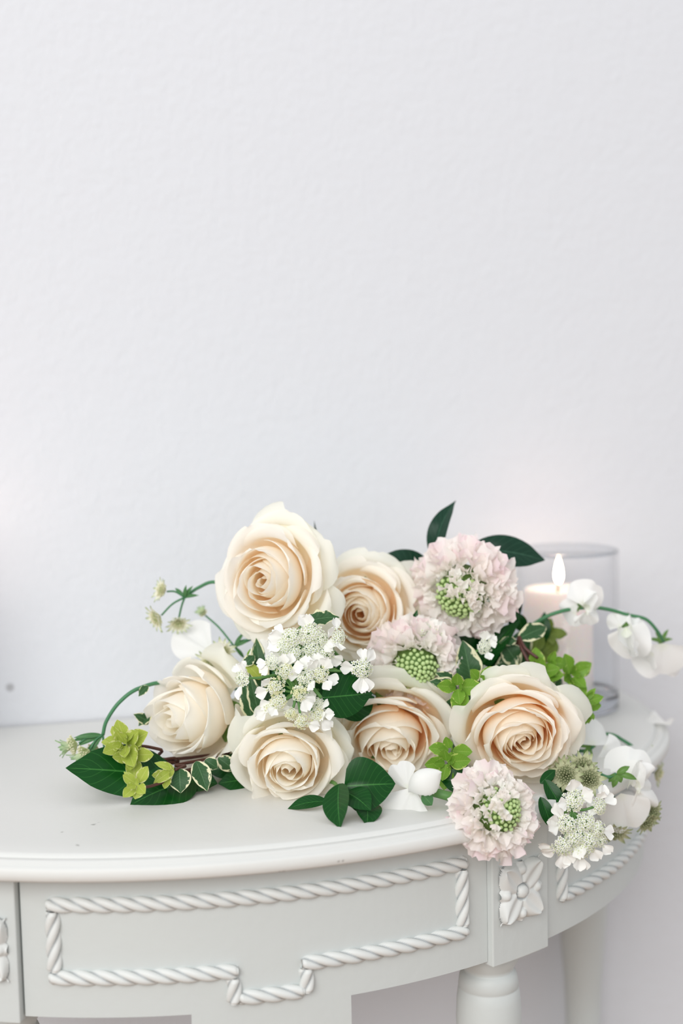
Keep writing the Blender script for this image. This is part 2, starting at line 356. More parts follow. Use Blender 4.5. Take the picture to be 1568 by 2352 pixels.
# rope mouldings
def rope(pts, r0=.0047, pitch=.0128, twist=-1, phase=0):
    """half-sunk twisted rope along points of the apron face"""
    P = [Vector(p[0]) for p in pts]; Nn = [Vector(p[1]) for p in pts]; L = [0]
    for i in range(1, len(P)): L.append(L[-1]+(P[i]-P[i-1]).length)
    ns = max(8, int(L[-1]/.00075)); n = 22; vs, fs, cols = [], [], []; k = 0
    for j in range(ns+1):
        s = L[-1]*j/ns
        while k < len(L)-2 and L[k+1] < s: k += 1
        u = (s-L[k])/(L[k+1]-L[k]); p = P[k].lerp(P[k+1], u); N_ = Nn[k].lerp(Nn[k+1], u).normalized(); T = (P[k+1]-P[k]).normalized(); Bn = T.cross(N_)
        for i in range(n):
            th = math.pi*(i/(n-1))*1.24-.12*math.pi
            c = abs(math.cos(1.5*(th)*1.0*twist - math.pi*s/pitch + phase)); lobe = c**.75
            r = r0*(.64+.42*lobe); e = min(s, L[-1]-s); r *= lerp(.75, 1, sm(0, .002, e))
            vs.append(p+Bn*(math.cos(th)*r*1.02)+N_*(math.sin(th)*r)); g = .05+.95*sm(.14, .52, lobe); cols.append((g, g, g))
    for j in range(ns):
        for i in range(n-1): a = j*n+i; fs.append((a, a+n, a+n+1, a+1))
    fs.append(tuple(range(n))[::-1]); fs.append(tuple(range(ns*n, (ns+1)*n)))
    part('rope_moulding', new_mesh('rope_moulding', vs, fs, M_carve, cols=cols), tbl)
def apath(X0, z0, X1, z1, n=30):
    out = []
    for i in range(n+1):
        x = lerp(X0, X1, i/n); z = lerp(z0, z1, i/n); p = onap(x, z, .0004); out.append((p, Vector((p.x/ai**2, p.y/bi**2, 0)).normalized()))
    return out
e = .003
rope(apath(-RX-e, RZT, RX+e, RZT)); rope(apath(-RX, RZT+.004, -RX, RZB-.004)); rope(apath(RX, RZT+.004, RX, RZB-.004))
DL, DR, ZD = -.0236, .0226, .1005
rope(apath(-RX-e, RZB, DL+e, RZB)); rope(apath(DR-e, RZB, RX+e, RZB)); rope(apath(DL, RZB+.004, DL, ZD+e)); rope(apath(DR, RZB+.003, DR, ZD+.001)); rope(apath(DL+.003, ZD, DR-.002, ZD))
def tpath(t0, t1, z, n=60):
    out = []
    for i in range(n+1):
        t = lerp(t0, t1, i/n); p = ell(ai+.0004, bi+.0004, t, H0-z); out.append((p, Vector((math.cos(t)/ai, -math.sin(t)/bi, 0)).normalized()))
    return out
t1 = math.acos(.2175/ai)
for s in (1, -1):
    ta, tb = (t1, .10) if s > 0 else (math.pi-.10, math.pi-t1)
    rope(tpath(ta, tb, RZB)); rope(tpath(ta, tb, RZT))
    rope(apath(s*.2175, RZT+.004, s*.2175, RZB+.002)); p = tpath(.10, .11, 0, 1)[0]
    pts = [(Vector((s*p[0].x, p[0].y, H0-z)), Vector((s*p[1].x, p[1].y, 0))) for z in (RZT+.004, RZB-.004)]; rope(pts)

# ---------------------------------------------------------------- candles in glass cylinders
def glass_mat(nm='clear_glass', col=(.992, .993, .996)):
    m = bpy.data.materials.new(nm); m.use_nodes = True; m.node_tree.nodes.clear(); out = nd(m, 'ShaderNodeOutputMaterial')
    tr = nd(m, 'ShaderNodeBsdfTransparent'); tr.inputs[0].default_value = (*col, 1); gl = nd(m, 'ShaderNodeBsdfGlossy', i_Roughness=.01); fr0 = nd(m, 'ShaderNodeLayerWeight', i_0=.5); fp = nd(m, 'ShaderNodeMath', operation='POWER', i_1=4.5); ln(m, fr0.outputs['Facing'], fp.inputs[0]); fr = nd(m, 'ShaderNodeMath', operation='MULTIPLY_ADD', i_1=.5, i_2=.018); ln(m, fp.outputs[0], fr.inputs[0]); mx = nd(m, 'ShaderNodeMixShader')
    ln(m, fr.outputs[0], mx.inputs[0]); ln(m, tr.outputs[0], mx.inputs[1]); ln(m, gl.outputs[0], mx.inputs[2]); ln(m, mx.outputs[0], out.inputs[0]); return m
M_glass = glass_mat(); M_gbase = mat('thick_glass', (.93, .95, 1), .02, .5, Transmission_Weight=1.0, IOR=1.45)
M_rim = glass_mat('glass_rim', (.90, .91, .92))
M_wax = mat('candle_wax', (.93, .845, .81), .45, .4, Subsurface_Weight=.8, Subsurface_Radius=(.03, .014, .009), Subsurface_Scale=.5)
M_wick = mat('wick', (.05, .03, .02), .9)
def flame_mat():
    m = bpy.data.materials.new('flame'); m.use_nodes = True; m.node_tree.nodes.clear(); out = nd(m, 'ShaderNodeOutputMaterial'); e = nd(m, 'ShaderNodeEmission', i_Strength=22.0)
    a = nd(m, 'ShaderNodeAttribute', attribute_name='tint'); ln(m, a.outputs[0], e.inputs[0]); ln(m, e.outputs[0], out.inputs[0]); return m
M_flame = flame_mat()
def lathe(name, prof, m, n=64, cols=None, cap=True):
    vs, fs, cc = [], [], []
    for j, (r, z) in enumerate(prof):
        for k in range(n):
            vs.append((r*math.cos(2*math.pi*k/n), r*math.sin(2*math.pi*k/n), z))
            if cols: cc.append(cols[j])
    for j in range(len(prof)-1):
        for k in range(n): fs.append((j*n+k, j*n+(k+1) % n, (j+1)*n+(k+1) % n, (j+1)*n+k))
    if cap: fs.append(tuple(range(n))[::-1]); fs.append(tuple(range((len(prof)-1)*n, len(prof)*n)))
    return new_mesh(name, vs, fs, m, cols=cc or None)
def candle(x, y, R, Hh, cr_, ch, dx, gl, cl, hold, power):
    g = empty('candle_holder', (x, y, H0), gl, 'candle holder', hold); T = Matrix.Translation((x, y, H0))
    part('glass_wall', lathe('glass_wall', [(R, .014), (R, Hh-.001), (R-.003, Hh-.001), (R-.003, .014)], M_glass, cap=False), g, T)
    part('glass_base', lathe('glass_base', [(R-.002, .0006), (R, .002), (R, .014), (R-.003, .0142), (R-.006, .0120), (.004, .0115)], M_gbase), g, T)
    part('glass_rim', lathe('glass_rim', [(R+.0002, Hh-.002), (R, Hh), (R-.0015, Hh+.0008), (R-.003, Hh), (R-.0032, Hh-.002)], M_rim), g, T)
    c = empty('pillar_candle', (x+dx, y, H0+.0145), cl, 'candle', 'lit pillar candles'); T = Matrix.Translation((x+dx, y, H0+.0145)); h = ch
    part('wax', lathe('wax', [(cr_-.001, 0), (cr_, .001), (cr_, h-.003), (cr_-.0008, h-.0008), (cr_-.003, h), (cr_-.006, h-.001), (cr_-.012, h-.003), (.003, h-.004)], M_wax), c, T)
    part('wick', tube('wick', [(0, 0, h-.005), (.0004, 0, h+.002), (.0012, 0, h+.007)], .0009, .0006, M_wick), c, T)
    fp = [(.0006, 0), (.0026, .002), (.0040, .006), (.0044, .010), (.0038, .016), (.0026, .022), (.0012, .027), (.0002, .030)]
    fc = [(1, .42, .16), (1, .55, .22), (1, .80, .52), (1, .88, .66), (1, .86, .62), (1, .76, .45), (1, .62, .30), (1, .5, .2)]
    part('flame', lathe('flame', fp, M_flame, 24, fc), c, Matrix.Translation((x+dx+.001, y, H0+.0145+h+.003)) @ Matrix.Diagonal((.9, .9, .82, 1)))
    l = bpy.data.lights.new('flame_light', 'POINT'); l.energy = power; l.color = (1, .52, .44); l.shadow_soft_size = .012
    lo = bpy.data.objects.new('flame_light', l); sc.collection.objects.link(lo); lo.location = (x+dx, y, H0+.0145+h+.045)
candle(.302, -.078, .0435, .1345, .0290, .088, -.0075, 'clear glass cylinder with a lit candle behind the flowers', 'pale pillar candle burning in the glass cylinder behind the flowers', 'glass candle holders', .035)
candle(-.248, -.085, .048, .19, .034, .125, 0, 'clear glass cylinder with a candle, just past the left edge of the picture', 'pillar candle burning just past the left edge of the picture', 'glass candle holders', .09)

# ---------------------------------------------------------------- flower builders
HUB = Vector((.205, -.165, H0+.022))         # where the stems run together under the pile
def stem_to_hub(p, d, first=.05, jitter=.012):
    """stem leaving p along -d, then sinking on to the table and running to the stem ends"""
    j = lambda: rnd.uniform(-jitter, jitter)
    a = p - d*first; a.z = max(a.z, H0+.006)
    m = a.lerp(HUB, .55)+Vector((j(), j(), 0)); m.z = max(H0+.006, lerp(a.z, HUB.z, .75))
    e = HUB+Vector((rnd.uniform(.005, .03), j(), rnd.uniform(-.016, .02))); e.y = min(e.y, -.13); return [p, p-d*first*.5, a, m, e]
WHT, PEA, GRN = Vector((.995, .982, .935)), Vector((1.0, .77, .47)), Vector((.92, .95, .80))
def petal_mesh(R, t, k, rr, guard=None, peach=1.0, sy=1.0, fl=.12):
    """one rose petal; t 0 (heart) .. 1 (outermost); base on the receptacle, rim near the flower's face"""
    ph1, ph2, ph3 = rr.uniform(0, 6), rr.uniform(0, 6), rr.uniform(0, 6)
    ri = (.040+.93*t**.92)*(1+rr.uniform(-.05, .05)*sm(.1, .3, t)); w = lerp(2.5, .98, sm(-.1, .95, t)); zt = .30+.13*math.sin(math.pi*min(1, t*1.1))-.50*t**2.6+rr.uniform(-.03, .03)
    flare = lerp(-.12, fl, sm(.25, 1, t)); curl = lerp(.02, .17, sm(.2, .95, t))*rr.uniform(.7, 1.3); drop = curl*.8; pt = rr.uniform(-.05, .12)
    sk = rr.uniform(-.08, .08); rise = 0
    if guard: ri *= guard.get('k', 1.12); zt += guard.get('z', -.15); curl *= guard.get('curl', 1.4); w *= guard.get('w', 1); drop = guard.get('drop', curl*.8)
    nu, nv = (22, 16) if t > .25 else (20, 10); Bl = max(ri*(.96 if t > .5 else 1.04), .05)+.10*(1-t)
    vs, cols = [], []
    for j in range(nv+1):
        v = 1-(1-j/nv)**1.55
        for i in range(nu+1):
            u = 2*i/nu-1; au = abs(u)
            top = 1-.07*au**2.5+pt*(1-au)**2*.5-.05*math.sin(3*u+ph1)*sm(.5, 1, v)*t
            r = Bl*math.sin(min(v/.62, 1)*math.pi/2)**.72
            if v > .55: r += (ri-Bl+flare*ri*.55)*sm(.55, 1.0, v)
            z = -.85+(zt+.85)*v*top
            cu = sm(.66, 1.02, v+.05*au**2)*curl*(.95+.25*math.sin(2.3*u+ph2)); r += cu; z -= drop*sm(.78, 1.05, v+.06*au**2)*(.7+.4*au)
            r *= 1+u*(.24*(1-t)**1.5+.045)
            r += .012*math.sin(7*u+ph3+3*v)*sm(.6, 1, v)*(.3+t)
            gv = .30+.70*math.sin(math.pi/2*min(1, v*1.35)); q_ = max(0, (v-.52)/.48); gv *= lerp(1-.35*q_**2.6, math.sqrt(max(0, 1-.965*q_*q_)), sm(.05, .5, t)); ang = u*w*gv+sk*v
            vs.append((R*r*math.cos(ang), R*r*math.sin(ang)*sy, R*z))
            pk = (1-sm(.22, .88, v))*.97+.03; pk *= peach*lerp(1.0, .55, t); c = WHT.lerp(PEA, min(.95, pk*.95+.07*(1-t)*peach))
            g = (.55 if guard else .25*sm(.8, 1, t))*(.5+.5*(1-v)); c = c.lerp(GRN, g); cols.append(c)
    W = nu+1; fs = [(j*W+i, j*W+i+1, (j+1)*W+i+1, (j+1)*W+i) for j in range(nv) for i in range(nu)]
    me = new_mesh('petal', vs, fs, M_rose, uvs=[((i % W)/nu, (i//W)/nv) for i in range(len(vs))], cols=cols)
    return me
def rose(label, px, py, Y, face, Rx, Ry, seed, guards=(), n=28, roll=0.0, peach=1.0, open_=1.0, group='ivory roses', depth=1.0, hub=True, stem=None, fl=.12):
    rr = random.Random(seed); c = at(px, py, Y); d = vdir(*face); g = empty('rose', c, label, 'rose', group)
    M = frame(c, d, RT, roll); S = Matrix.Diagonal((1, Ry/Rx, depth, 1)); a0 = rr.uniform(0, 6)
    base = c - d*(.85*Rx*depth)
    for i in range(n):
        t = (i/(n-1))**1.0; k = a0+i*2.39996+rr.uniform(-.15, .15)
        me = petal_mesh(Rx, t, k, rr, peach=peach, fl=fl)
        Mp = frame(c, d, RT, roll) @ S @ Matrix.Rotation(k, 4, 'Z') @ Matrix.Rotation(rr.uniform(-.06, .06)*(i/n), 4, 'Y')
        part('petal', me, g, Mp)
    for q in guards:
        me = petal_mesh(Rx, 1.0, 0, rr, guard=q, peach=.35, fl=fl)
        Mp = frame(c, d, RT, roll) @ S @ Matrix.Rotation(math.radians(q['a']), 4, 'Z') @ Matrix.Rotation(q.get('tilt', 0), 4, 'Y'); part('petal', me, g, Mp)
    # receptacle and sepals
    z0 = -.85*Rx*depth
    me = lathe('receptacle', [(.0025, z0-.011), (.0055, z0-.008), (.0065, z0-.003), (.0075, z0+.002), (.004, z0+.004)], M_sep, 14)
    part('receptacle', me, g, M)
    for i in range(5):
        a = a0+i*1.2566; dx = Vector((math.cos(a), math.sin(a), 0))
        P = M @ (dx*.006+Vector((0, 0, z0-.001))); Q = M @ (dx*Rx*.72+Vector((0, 0, z0+.012+rr.uniform(-.02, .004))))
        leaf(g, P, Q, .009, M_sep2, -(d), name='sepal', arch=-.15)
    part('stem', tube('stem', stem or stem_to_hub(c+d*(z0-.008), d), .0030, .0030, M_stem, 9), g)
    return g
def leaf_mesh(L, Wd, mat_, fold=.18, arch=.10, wave=.0, ruf=6, tip=1.0, quilt=0.0, shape=.85, nu=10, nv=18, twist=0.0, seed=0):
    def fn(u, v):
        x = 2*u-1; s = v
        w = max(0, math.sin(math.pi*min(1, s**shape)))**.72*(1-.35*sm(.75, 1, s)*tip)
        au = abs(x); y = x*w*Wd/2*(1+.06*wave*10*math.sin(ruf*6.28*s+seed+x))
        z = arch*L*math.sin(math.pi*s) + fold*au*w*Wd/2 + wave*Wd*math.sin(ruf*6.28*s+seed+(1.5 if x > 0 else 0))*au**2*w
        z -= quilt*Wd*abs(math.sin(math.pi*(s*8-au*1.9)))*(au*(1-au)*4)*w*-1
        if twist: ca, sa = math.cos(twist*s), math.sin(twist*s); y, z = y*ca-z*sa, y*sa+z*ca
        return Vector((s*L, y, z))
    vs, fs, uv = grid(nu, nv, fn); return new_mesh('leaf', vs, fs, mat_, uvs=uv)
def leaf(parent, p0, p1, Wd, mat_, nh=None, name='leaf', **kw):
    p0, p1 = Vector(p0), Vector(p1); x = (p1-p0); L = x.length; x = x/L; nh = Vector(nh) if nh else -FW+Vector((0, 0, .4))
    z = (nh-x*nh.dot(x)).normalized(); y = z.cross(x); M = Matrix(((x.x, y.x, z.x, p0.x), (x.y, y.y, z.y, p0.y), (x.z, y.z, z.z, p0.z), (0, 0, 0, 1)))
    me = leaf_mesh(L, Wd, mat_, seed=rnd.uniform(0, 6), **kw); me.name = name; return part(name, me, parent, M)
M_sep2 = leaf_mat('sepal_leaf', (.16, .32, .08), (.24, .4, .14), trans=.2)

# ---- scabious -------------------------------------------------
def frill_mesh(L, Wd, seed, pink):
    """one frilly lobe: fan with a torn edge and deep ruffles"""
    rr = random.Random(seed); nu, nv = 12, 6; ph = rr.uniform(0, 6); jag = [rr.uniform(-.13, .08) for _ in range(nu+1)]; bend = rr.uniform(.05, .5); cup = rr.uniform(-.5, .6)
    vs, cols = [], []
    for j in range(nv+1):
        v = j/nv
        for i in range(nu+1):
            u = 2*i/nu-1; a = u*(.75+.2*v); l = L*v*(1+jag[i]*sm(.75, 1, v)-.22*abs(u)**2.5)
            x = l*math.cos(a*.8); y = Wd*.5*math.sin(a)*1.25*(v**.8); z = .16*Wd*math.sin(5.2*u+ph)*v**1.4+.07*Wd*math.sin(11*u+ph*2)*v*v - bend*L*v*v*.55 + cup*Wd*.3*u*u*v
            vs.append((x, y, z)); c = Vector((.975, .97, .93)).lerp(Vector((.96, .83, .86)), pink*sm(.25, 1, v)*(.5+.5*math.sin(3*u+ph))); c = c.lerp(Vector((.80, .86, .62)), .6*(1-sm(0, .35, v))); cols.append(c)
    W = nu+1; fs = [(j*W+i, j*W+i+1, (j+1)*W+i+1, (j+1)*W+i) for j in range(nv) for i in range(nu)]
    return new_mesh('petal', vs, fs, M_scab, uvs=[((i % W)/nu, (i//W)/nv) for i in range(len(vs))], cols=cols)
FR_P = [frill_mesh(.0178, .0230, 50+i, .9) for i in range(6)]; FR_W = [frill_mesh(.0165, .0215, 80+i, .25) for i in range(6)]; FR_S = [frill_mesh(.0088, .0105, 110+i, .1) for i in range(5)]
def bud_mesh():
    vs, fs = [], []; pr = [(.0000, -.0014), (.0009, -.0010), (.00135, 0), (.0012, .0008), (.0006, .0013), (.0, .00135)]; n = 9
    return lathe('bud', [(max(r, .00005), z) for r, z in pr], M_bud, n, cap=False)
BUD = bud_mesh()
def scabious(label, px, py, Y, face, R, seed, nb=62, cone=.42, pink=1.0, sy=1.0, roll=0, cover=(None, 0), core_off=(0, 0)):
    rr = random.Random(seed); c = at(px, py, Y); d = vdir(*face); g = empty('scabious', c, label, 'scabious flower', 'pale pink scabious flowers'); M = frame(c, d, RT, roll)
    # domed green centre
    dome = lathe('seed_head', [(R*.50, -R*.30), (R*.48, -.05*R), (R*.40, R*.18), (R*.25, R*.30), (.0004, R*.345)], M_budcore, 24); 
    Mc = M @ Matrix.Translation((core_off[0]*R, core_off[1]*R, .0)); part('seed_head', dome, g, Mc)
    for i in range(nb):
        f = (i+.5)/nb; r = R*.46*math.sqrt(f); a = i*2.39996; z = R*(.365-.38*(r/(R*.46))**2.2*.75)
        n = Vector((math.cos(a)*r*1.1, math.sin(a)*r*1.1, R*.42)).normalized()
        Mb = Mc @ Matrix.Translation((r*math.cos(a), r*math.sin(a), z)) @ n.to_track_quat('Z', 'Y').to_matrix().to_4x4() @ Matrix.Scale(rr.uniform(1.25, 1.5)*R/.038, 4); part('bud', BUD, g, Mb)
    def put(me, r, z, a, elev, sc_, tw):
        x = Vector((math.cos(a)*math.cos(elev), math.sin(a)*math.cos(elev), math.sin(elev))); yy = Vector((-math.sin(a), math.cos(a), 0)); zz = x.cross(yy)
        Ml = Matrix(((x.x, yy.x, zz.x, r*math.cos(a)), (x.y, yy.y, zz.y, r*math.sin(a)), (x.z, yy.z, zz.z, z), (0, 0, 0, 1)))
        Mp = M @ Matrix.Diagonal((1, sy, 1, 1)) @ Ml @ Matrix.Rotation(tw, 4, 'X') @ Matrix.Scale(sc_*R/.038, 4); part('petal', me, g, Mp)
    rings = [(.50, .02, 1.15, 15, .72, 'S'), (.56, -.02, .95, 15, .95, 'S'), (.50, -.02, .80, 15, .80, 'W'), (.55, -.10, .58, 17, .9, 'P'), (.60, -.18, .36, 18, .95, 'P'), (.62, -.28, .12, 19, 1.0, 'P'), (.58, -.38, -.12, 18, 1.02, 'P'), (.50, -.48, -.42, 14, .95, 'P')]
    for q, (r, z, el, n, s_, kd) in enumerate(rings):
        for i in range(n):
            a = 2*math.pi*(i+.5*(q % 2))/n+rr.uniform(-.14, .14); me = rr.choice(FR_S if kd == 'S' else (FR_P if (kd == 'P' and rr.random() < .62*pink) else FR_W))
            put(me, R*r*rr.uniform(.9, 1.08), R*z, a, el+rr.uniform(-.22, .22), s_*rr.uniform(.8, 1.15), rr.uniform(-.8, .8))
    if cover[0] is not None:
        for i in range(34):
            a = cover[0]+rr.uniform(-1.25, 1.25); r = rr.uniform(.10, .46); put(rr.choice(FR_S), R*r, R*(.42-.45*r*r/.21*.6), a+rr.uniform(-.5, .5), rr.uniform(.1, 1.1), rr.uniform(.7, 1.0), rr.uniform(-.6, .6))
    part('stem', tube('stem', stem_to_hub(c-d*R*.35, d), .0019, .0022, M_stem, 8), g); return g
M_budcore = mat('seed_head_green', (.07, .14, .02), .7)

# ---- white laceflower -----------------------------------------
def floret_cluster(R, n, m, seed, green=.4):
    """a button of tiny five-lobed florets on short green stalks; joined, nobody could count them"""
    rr = random.Random(seed); vs, fs, cols = [], [], []
    for i in range(n):
        f = (i+.5)/n; a = i*2.39996; r = R*math.sqrt(f)*rr.uniform(.85, 1.1); z = R*.55*(1-f)+rr.uniform(-.08, .12)*R; c = Vector((r*math.cos(a), r*math.sin(a), z)); nrm = Vector((c.x, c.y, R*.8)).normalized()
        q = nrm.to_track_quat('Z', 'Y').to_matrix(); s = rr.uniform(.0011, .0017); o = len(vs)
        # stalk
        for k in range(3): vs.append(c*.15+Vector((math.cos(k*2.09), math.sin(k*2.09), 0))*.0002); cols.append((.30, .48, .16))
        for k in range(3): vs.append(c+Vector((math.cos(k*2.09), math.sin(k*2.09), 0))*.00022); cols.append((.45, .58, .25))
        for k in range(3): fs.append((o+k, o+(k+1) % 3, o+3+(k+1) % 3, o+3+k))
        tw = rr.uniform(0, 1.2); warm = rr.random()
        col = (.93, .94, .89) if m == 'w' else ((.93, .93, .86) if warm < .45 else (.86, .83, .56))
        for k in range(5):
            b = len(vs); a2 = tw+k*1.2566; cx, cy = math.cos(a2), math.sin(a2); tx, ty = -cy, cx; lift = rr.uniform(.0, .5)*s
            for (l, wv, zz) in ((0.05, 0, 0), (.6, .38, .2), (1.1, .30, .1), (1.1, -.30, .1), (.6, -.38, .2)):
                vs.append(c+q @ Vector(((cx*l+tx*wv)*s, (cy*l+ty*wv)*s, zz*s+lift*l))); cols.append(col if l > .1 else (.62, .72, .35))
            fs.append((b, b+1, b+2, b+3, b+4))
        b = len(vs); 
        for k in range(4): vs.append(c+q @ Vector((.3*s*math.cos(k*1.57), .3*s*math.sin(k*1.57), .35*s))); cols.append((.74, .80, .46))
        vs.append(c+q @ Vector((0, 0, .85*s))); cols.append((.85, .86, .62))
        for k in range(4): fs.append((b+k, b+(k+1) % 4, b+4))
    return new_mesh('floret_cluster', vs, fs, M_orl, cols=cols, smooth=False)
CL_W = [floret_cluster(.0072, 34, 'w', 200+i) for i in range(3)]; CL_Y = [floret_cluster(.0066, 30, 'y', 220+i) for i in range(3)]
def lace_petal(seed, L=.0118):
    rr = random.Random(seed); nu, nv = 10, 8; vs = []; b = rr.uniform(-.2, .5); cols = []
    for j in range(nv+1):
        v = j/nv
        for i in range(nu+1):
            u = 2*i/nu-1; w = (.16+.84*sm(.05, .72, v))*(1-.55*max(0, (v-.72)/.28)**2); notch = 1-.13*sm(.55, 1, v)*(1-min(1, abs(u)*2.2))-.12*abs(u)**3
            vs.append((L*v*notch, L*.46*u*w, L*(.18*u*u*v - b*v*v*.5+.03*math.sin(5*u+seed)))); cols.append((.95, .955, .925))
    W = nu+1; fs = [(j*W+i, j*W+i+1, (j+1)*W+i+1, (j+1)*W+i) for j in range(nv) for i in range(nu)]
    return new_mesh('petal', vs, fs, M_orl, uvs=[((i % W)/nu, (i//W)/nv) for i in range(len(vs))], cols=cols)
LP_ = [lace_petal(i) for i in range(5)]
def laceflower(label, hub, umbels, Y, big=1.0, stem_px=None, seed=1):
    """umbels: (px, py, facing, kind, [petal angles in degrees], size, dY)"""
    rr = random.Random(seed); h = at(hub[0], hub[1], Y+.006); g = empty('laceflower', h, label, 'laceflower', 'white lace flowers')
    for (px, py, face, kd, pets, sz, dY) in umbels:
        sz *= .86; c = at(px, py, Y+dY); d = vdir(*face); M = frame(c, d, RT) @ Matrix.Scale(sz, 4)
        part('ray', tube('ray', [h, h.lerp(c, .5)-Vector((0, 0, .001)), c-d*.001],   .0009, .0008, M_stem, 6, 4), g)
        o = part('floret_cluster', rr.choice(CL_W if kd == 'w' else CL_Y), g, M @ Matrix.Rotation(rr.uniform(0, 6), 4, 'Z'), stuff=True)
        for a in pets:
            ra = math.radians(a); x = Vector((math.cos(ra), math.sin(ra), 0)); el = rr.uniform(-.5, .9)
            Mp = M @ Matrix.Rotation(ra, 4, 'Z') @ Matrix.Translation((.0045, 0, 0)) @ Matrix.Rotation(-el, 4, 'Y') @ Matrix.Rotation(rr.uniform(-.5, .5), 4, 'X') @ Matrix.Scale(rr.uniform(.85, 1.15), 4)
            part('petal', rr.choice(LP_), g, Mp)
    for i in range(7):                        # the ruff of narrow bracts under the rays
        a = i*.9+rr.uniform(-.2, .2); q = h+RT*math.cos(a)*.009+UP*math.sin(a)*.009+FW*.002; leaf(g, h+FW*.001, q, .0022, M_sep2, name='bract', nu=4, nv=6)
    part('stem', tube('stem', stem_px or stem_to_hub(h, -FW*-1*-1), .0011, .0014, M_stem, 7), g); return g

# ---- masterwort -----------------------------------------------
def pin_mesh(R, n, seed, c1, c2):
    rr = random.Random(seed); vs, fs, cols = [], [], []
    for i in range(n):
        f = (i+.5)/n; a = i*2.39996; th = f**.5*1.15; d = Vector((math.sin(th)*math.cos(a), math.sin(th)*math.sin(a), math.cos(th))); L = R*rr.uniform(.8, 1.0)
        q = d.to_track_quat('Z', 'Y').to_matrix(); o = len(vs); s = .00045; p = d*L
        for k in range(3): vs.append(q @ Vector((math.cos(k*2.09)*s*.5, math.sin(k*2.09)*s*.5, 0))); cols.append(c2)
        for k in range(3): vs.append(p+q @ Vector((math.cos(k*2.09)*s*.5, math.sin(k*2.09)*s*.5, -.0004))); cols.append(c2)
        for k in range(3): fs.append((o+k, o+(k+1) % 3, o+3+(k+1) % 3, o+3+k))
        b = len(vs)
        for k in range(4): vs.append(p+q @ Vector((math.cos(k*1.57)*s*1.3, math.sin(k*1.57)*s*1.3, 0))); cols.append(c1)
        vs.append(p+q @ Vector((0, 0, s*1.6))); vs.append(p-q @ Vector((0, 0, s*1.4))); cols += [c1, c1]
        for k in range(4): fs += [(b+k, b+(k+1) % 4, b+4), (b+(k+1) % 4, b+k, b+5)]
    return new_mesh('pin_cushion', vs, fs, M_bract, cols=cols, smooth=False)
PIN_C = pin_mesh(.0072, 70, 5, (.86, .83, .62), (.66, .72, .40)); PIN_G = pin_mesh(.0080, 80, 6, (.48, .50, .30), (.36, .42, .22))
def bract_mesh(L, Wd, c0, c1, seed):
    vs, cols = [], []; nu, nv = 4, 8
    for j in range(nv+1):
        v = j/nv; w = math.sin(math.pi*min(1, (v*.94+.06)**.8))**.8
        for i in range(nu+1):
            u = 2*i/nu-1; vs.append((L*v, u*w*Wd/2, .10*L*math.sin(v*3)+.15*Wd*u*u)); c = Vector(c0).lerp(Vector(c1), sm(.6, 1, v)*.9+.25*(abs(u) < .1)); cols.append(c)
    W = nu+1; fs = [(j*W+i, j*W+i+1, (j+1)*W+i+1, (j+1)*W+i) for j in range(nv) for i in range(nu)]
    return new_mesh('bract', vs, fs, M_bract, uvs=[((i % W)/nu, (i//W)/nv) for i in range(len(vs))], cols=cols)
BR_C = [bract_mesh(.0115, .0040, (.90, .89, .76), (.42, .52, .25), i) for i in range(2)]; BR_G = [bract_mesh(.0115, .0042, (.62, .63, .42), (.30, .38, .18), i) for i in range(2)]; BR_L = [bract_mesh(.013, .0038, (.66, .76, .50), (.28, .46, .22), i) for i in range(2)]
def masterwort(label, node, heads, Y, stem, whorl=True, wb=(0, 0), kind='c', seed=3, wl=.016, stem_r=.0012, stem_Y=None):
    """heads: (px, py, facing, size, kind, dY, elevation of the bracts)"""
    rr = random.Random(seed); h = at(node[0], node[1], Y); g = empty('masterwort', h, label, 'masterwort', 'green-white masterwort sprays')
    for (px, py, face, sz, kd, dY, el) in heads:
        c = at(px, py, Y+dY); d = vdir(*face); M = frame(c, d, RT) @ Matrix.Scale(sz, 4)
        part('flower_stalk', tube('flower_stalk', [h, h.lerp(c, .5)+Vector((0, 0, .002)), c-d*.001], .0008, .0007, M_stem2, 6, 4), g)
        hd = part('flower_head', PIN_C if kd != 'g' else PIN_G, g, M, stuff=True)
        n = 14
        for i in range(n):
            a = i*2*math.pi/n+rr.uniform(-.08, .08); Mp = M @ Matrix.Rotation(a, 4, 'Z') @ Matrix.Translation((.0008, 0, 0)) @ Matrix.Rotation(-(el+rr.uniform(-.12, .12)), 4, 'Y') @ Matrix.Scale(rr.uniform(.85, 1.1), 4)
            part('bract', rr.choice({'c': BR_C, 'g': BR_G, 'l': BR_L}[kd]), hd, Mp)
    if whorl:
        for i in range(5):
            a = rr.uniform(0, 6.28); q = h+(RT*(math.cos(a)*.7+wb[0])+UP*(math.sin(a)*.7+wb[1])-FW*rr.uniform(-.5, .5)).normalized()*wl*rr.uniform(.7, 1); leaf(g, h, q, wl*(.22 if wl < .02 else .14), M_stemleaf, name='leaf', nu=4, nv=8, fold=.4)
    if stem: part('stem', tube('stem', [h]+[at(*q) if len(q) == 3 else Vector(q) for q in stem], stem_r, stem_r*1.2, M_stem2, 7), g)
    return g
M_stemleaf = leaf_mat('stem_leaf', (.10, .26, .10), (.2, .4, .16), trans=.2)

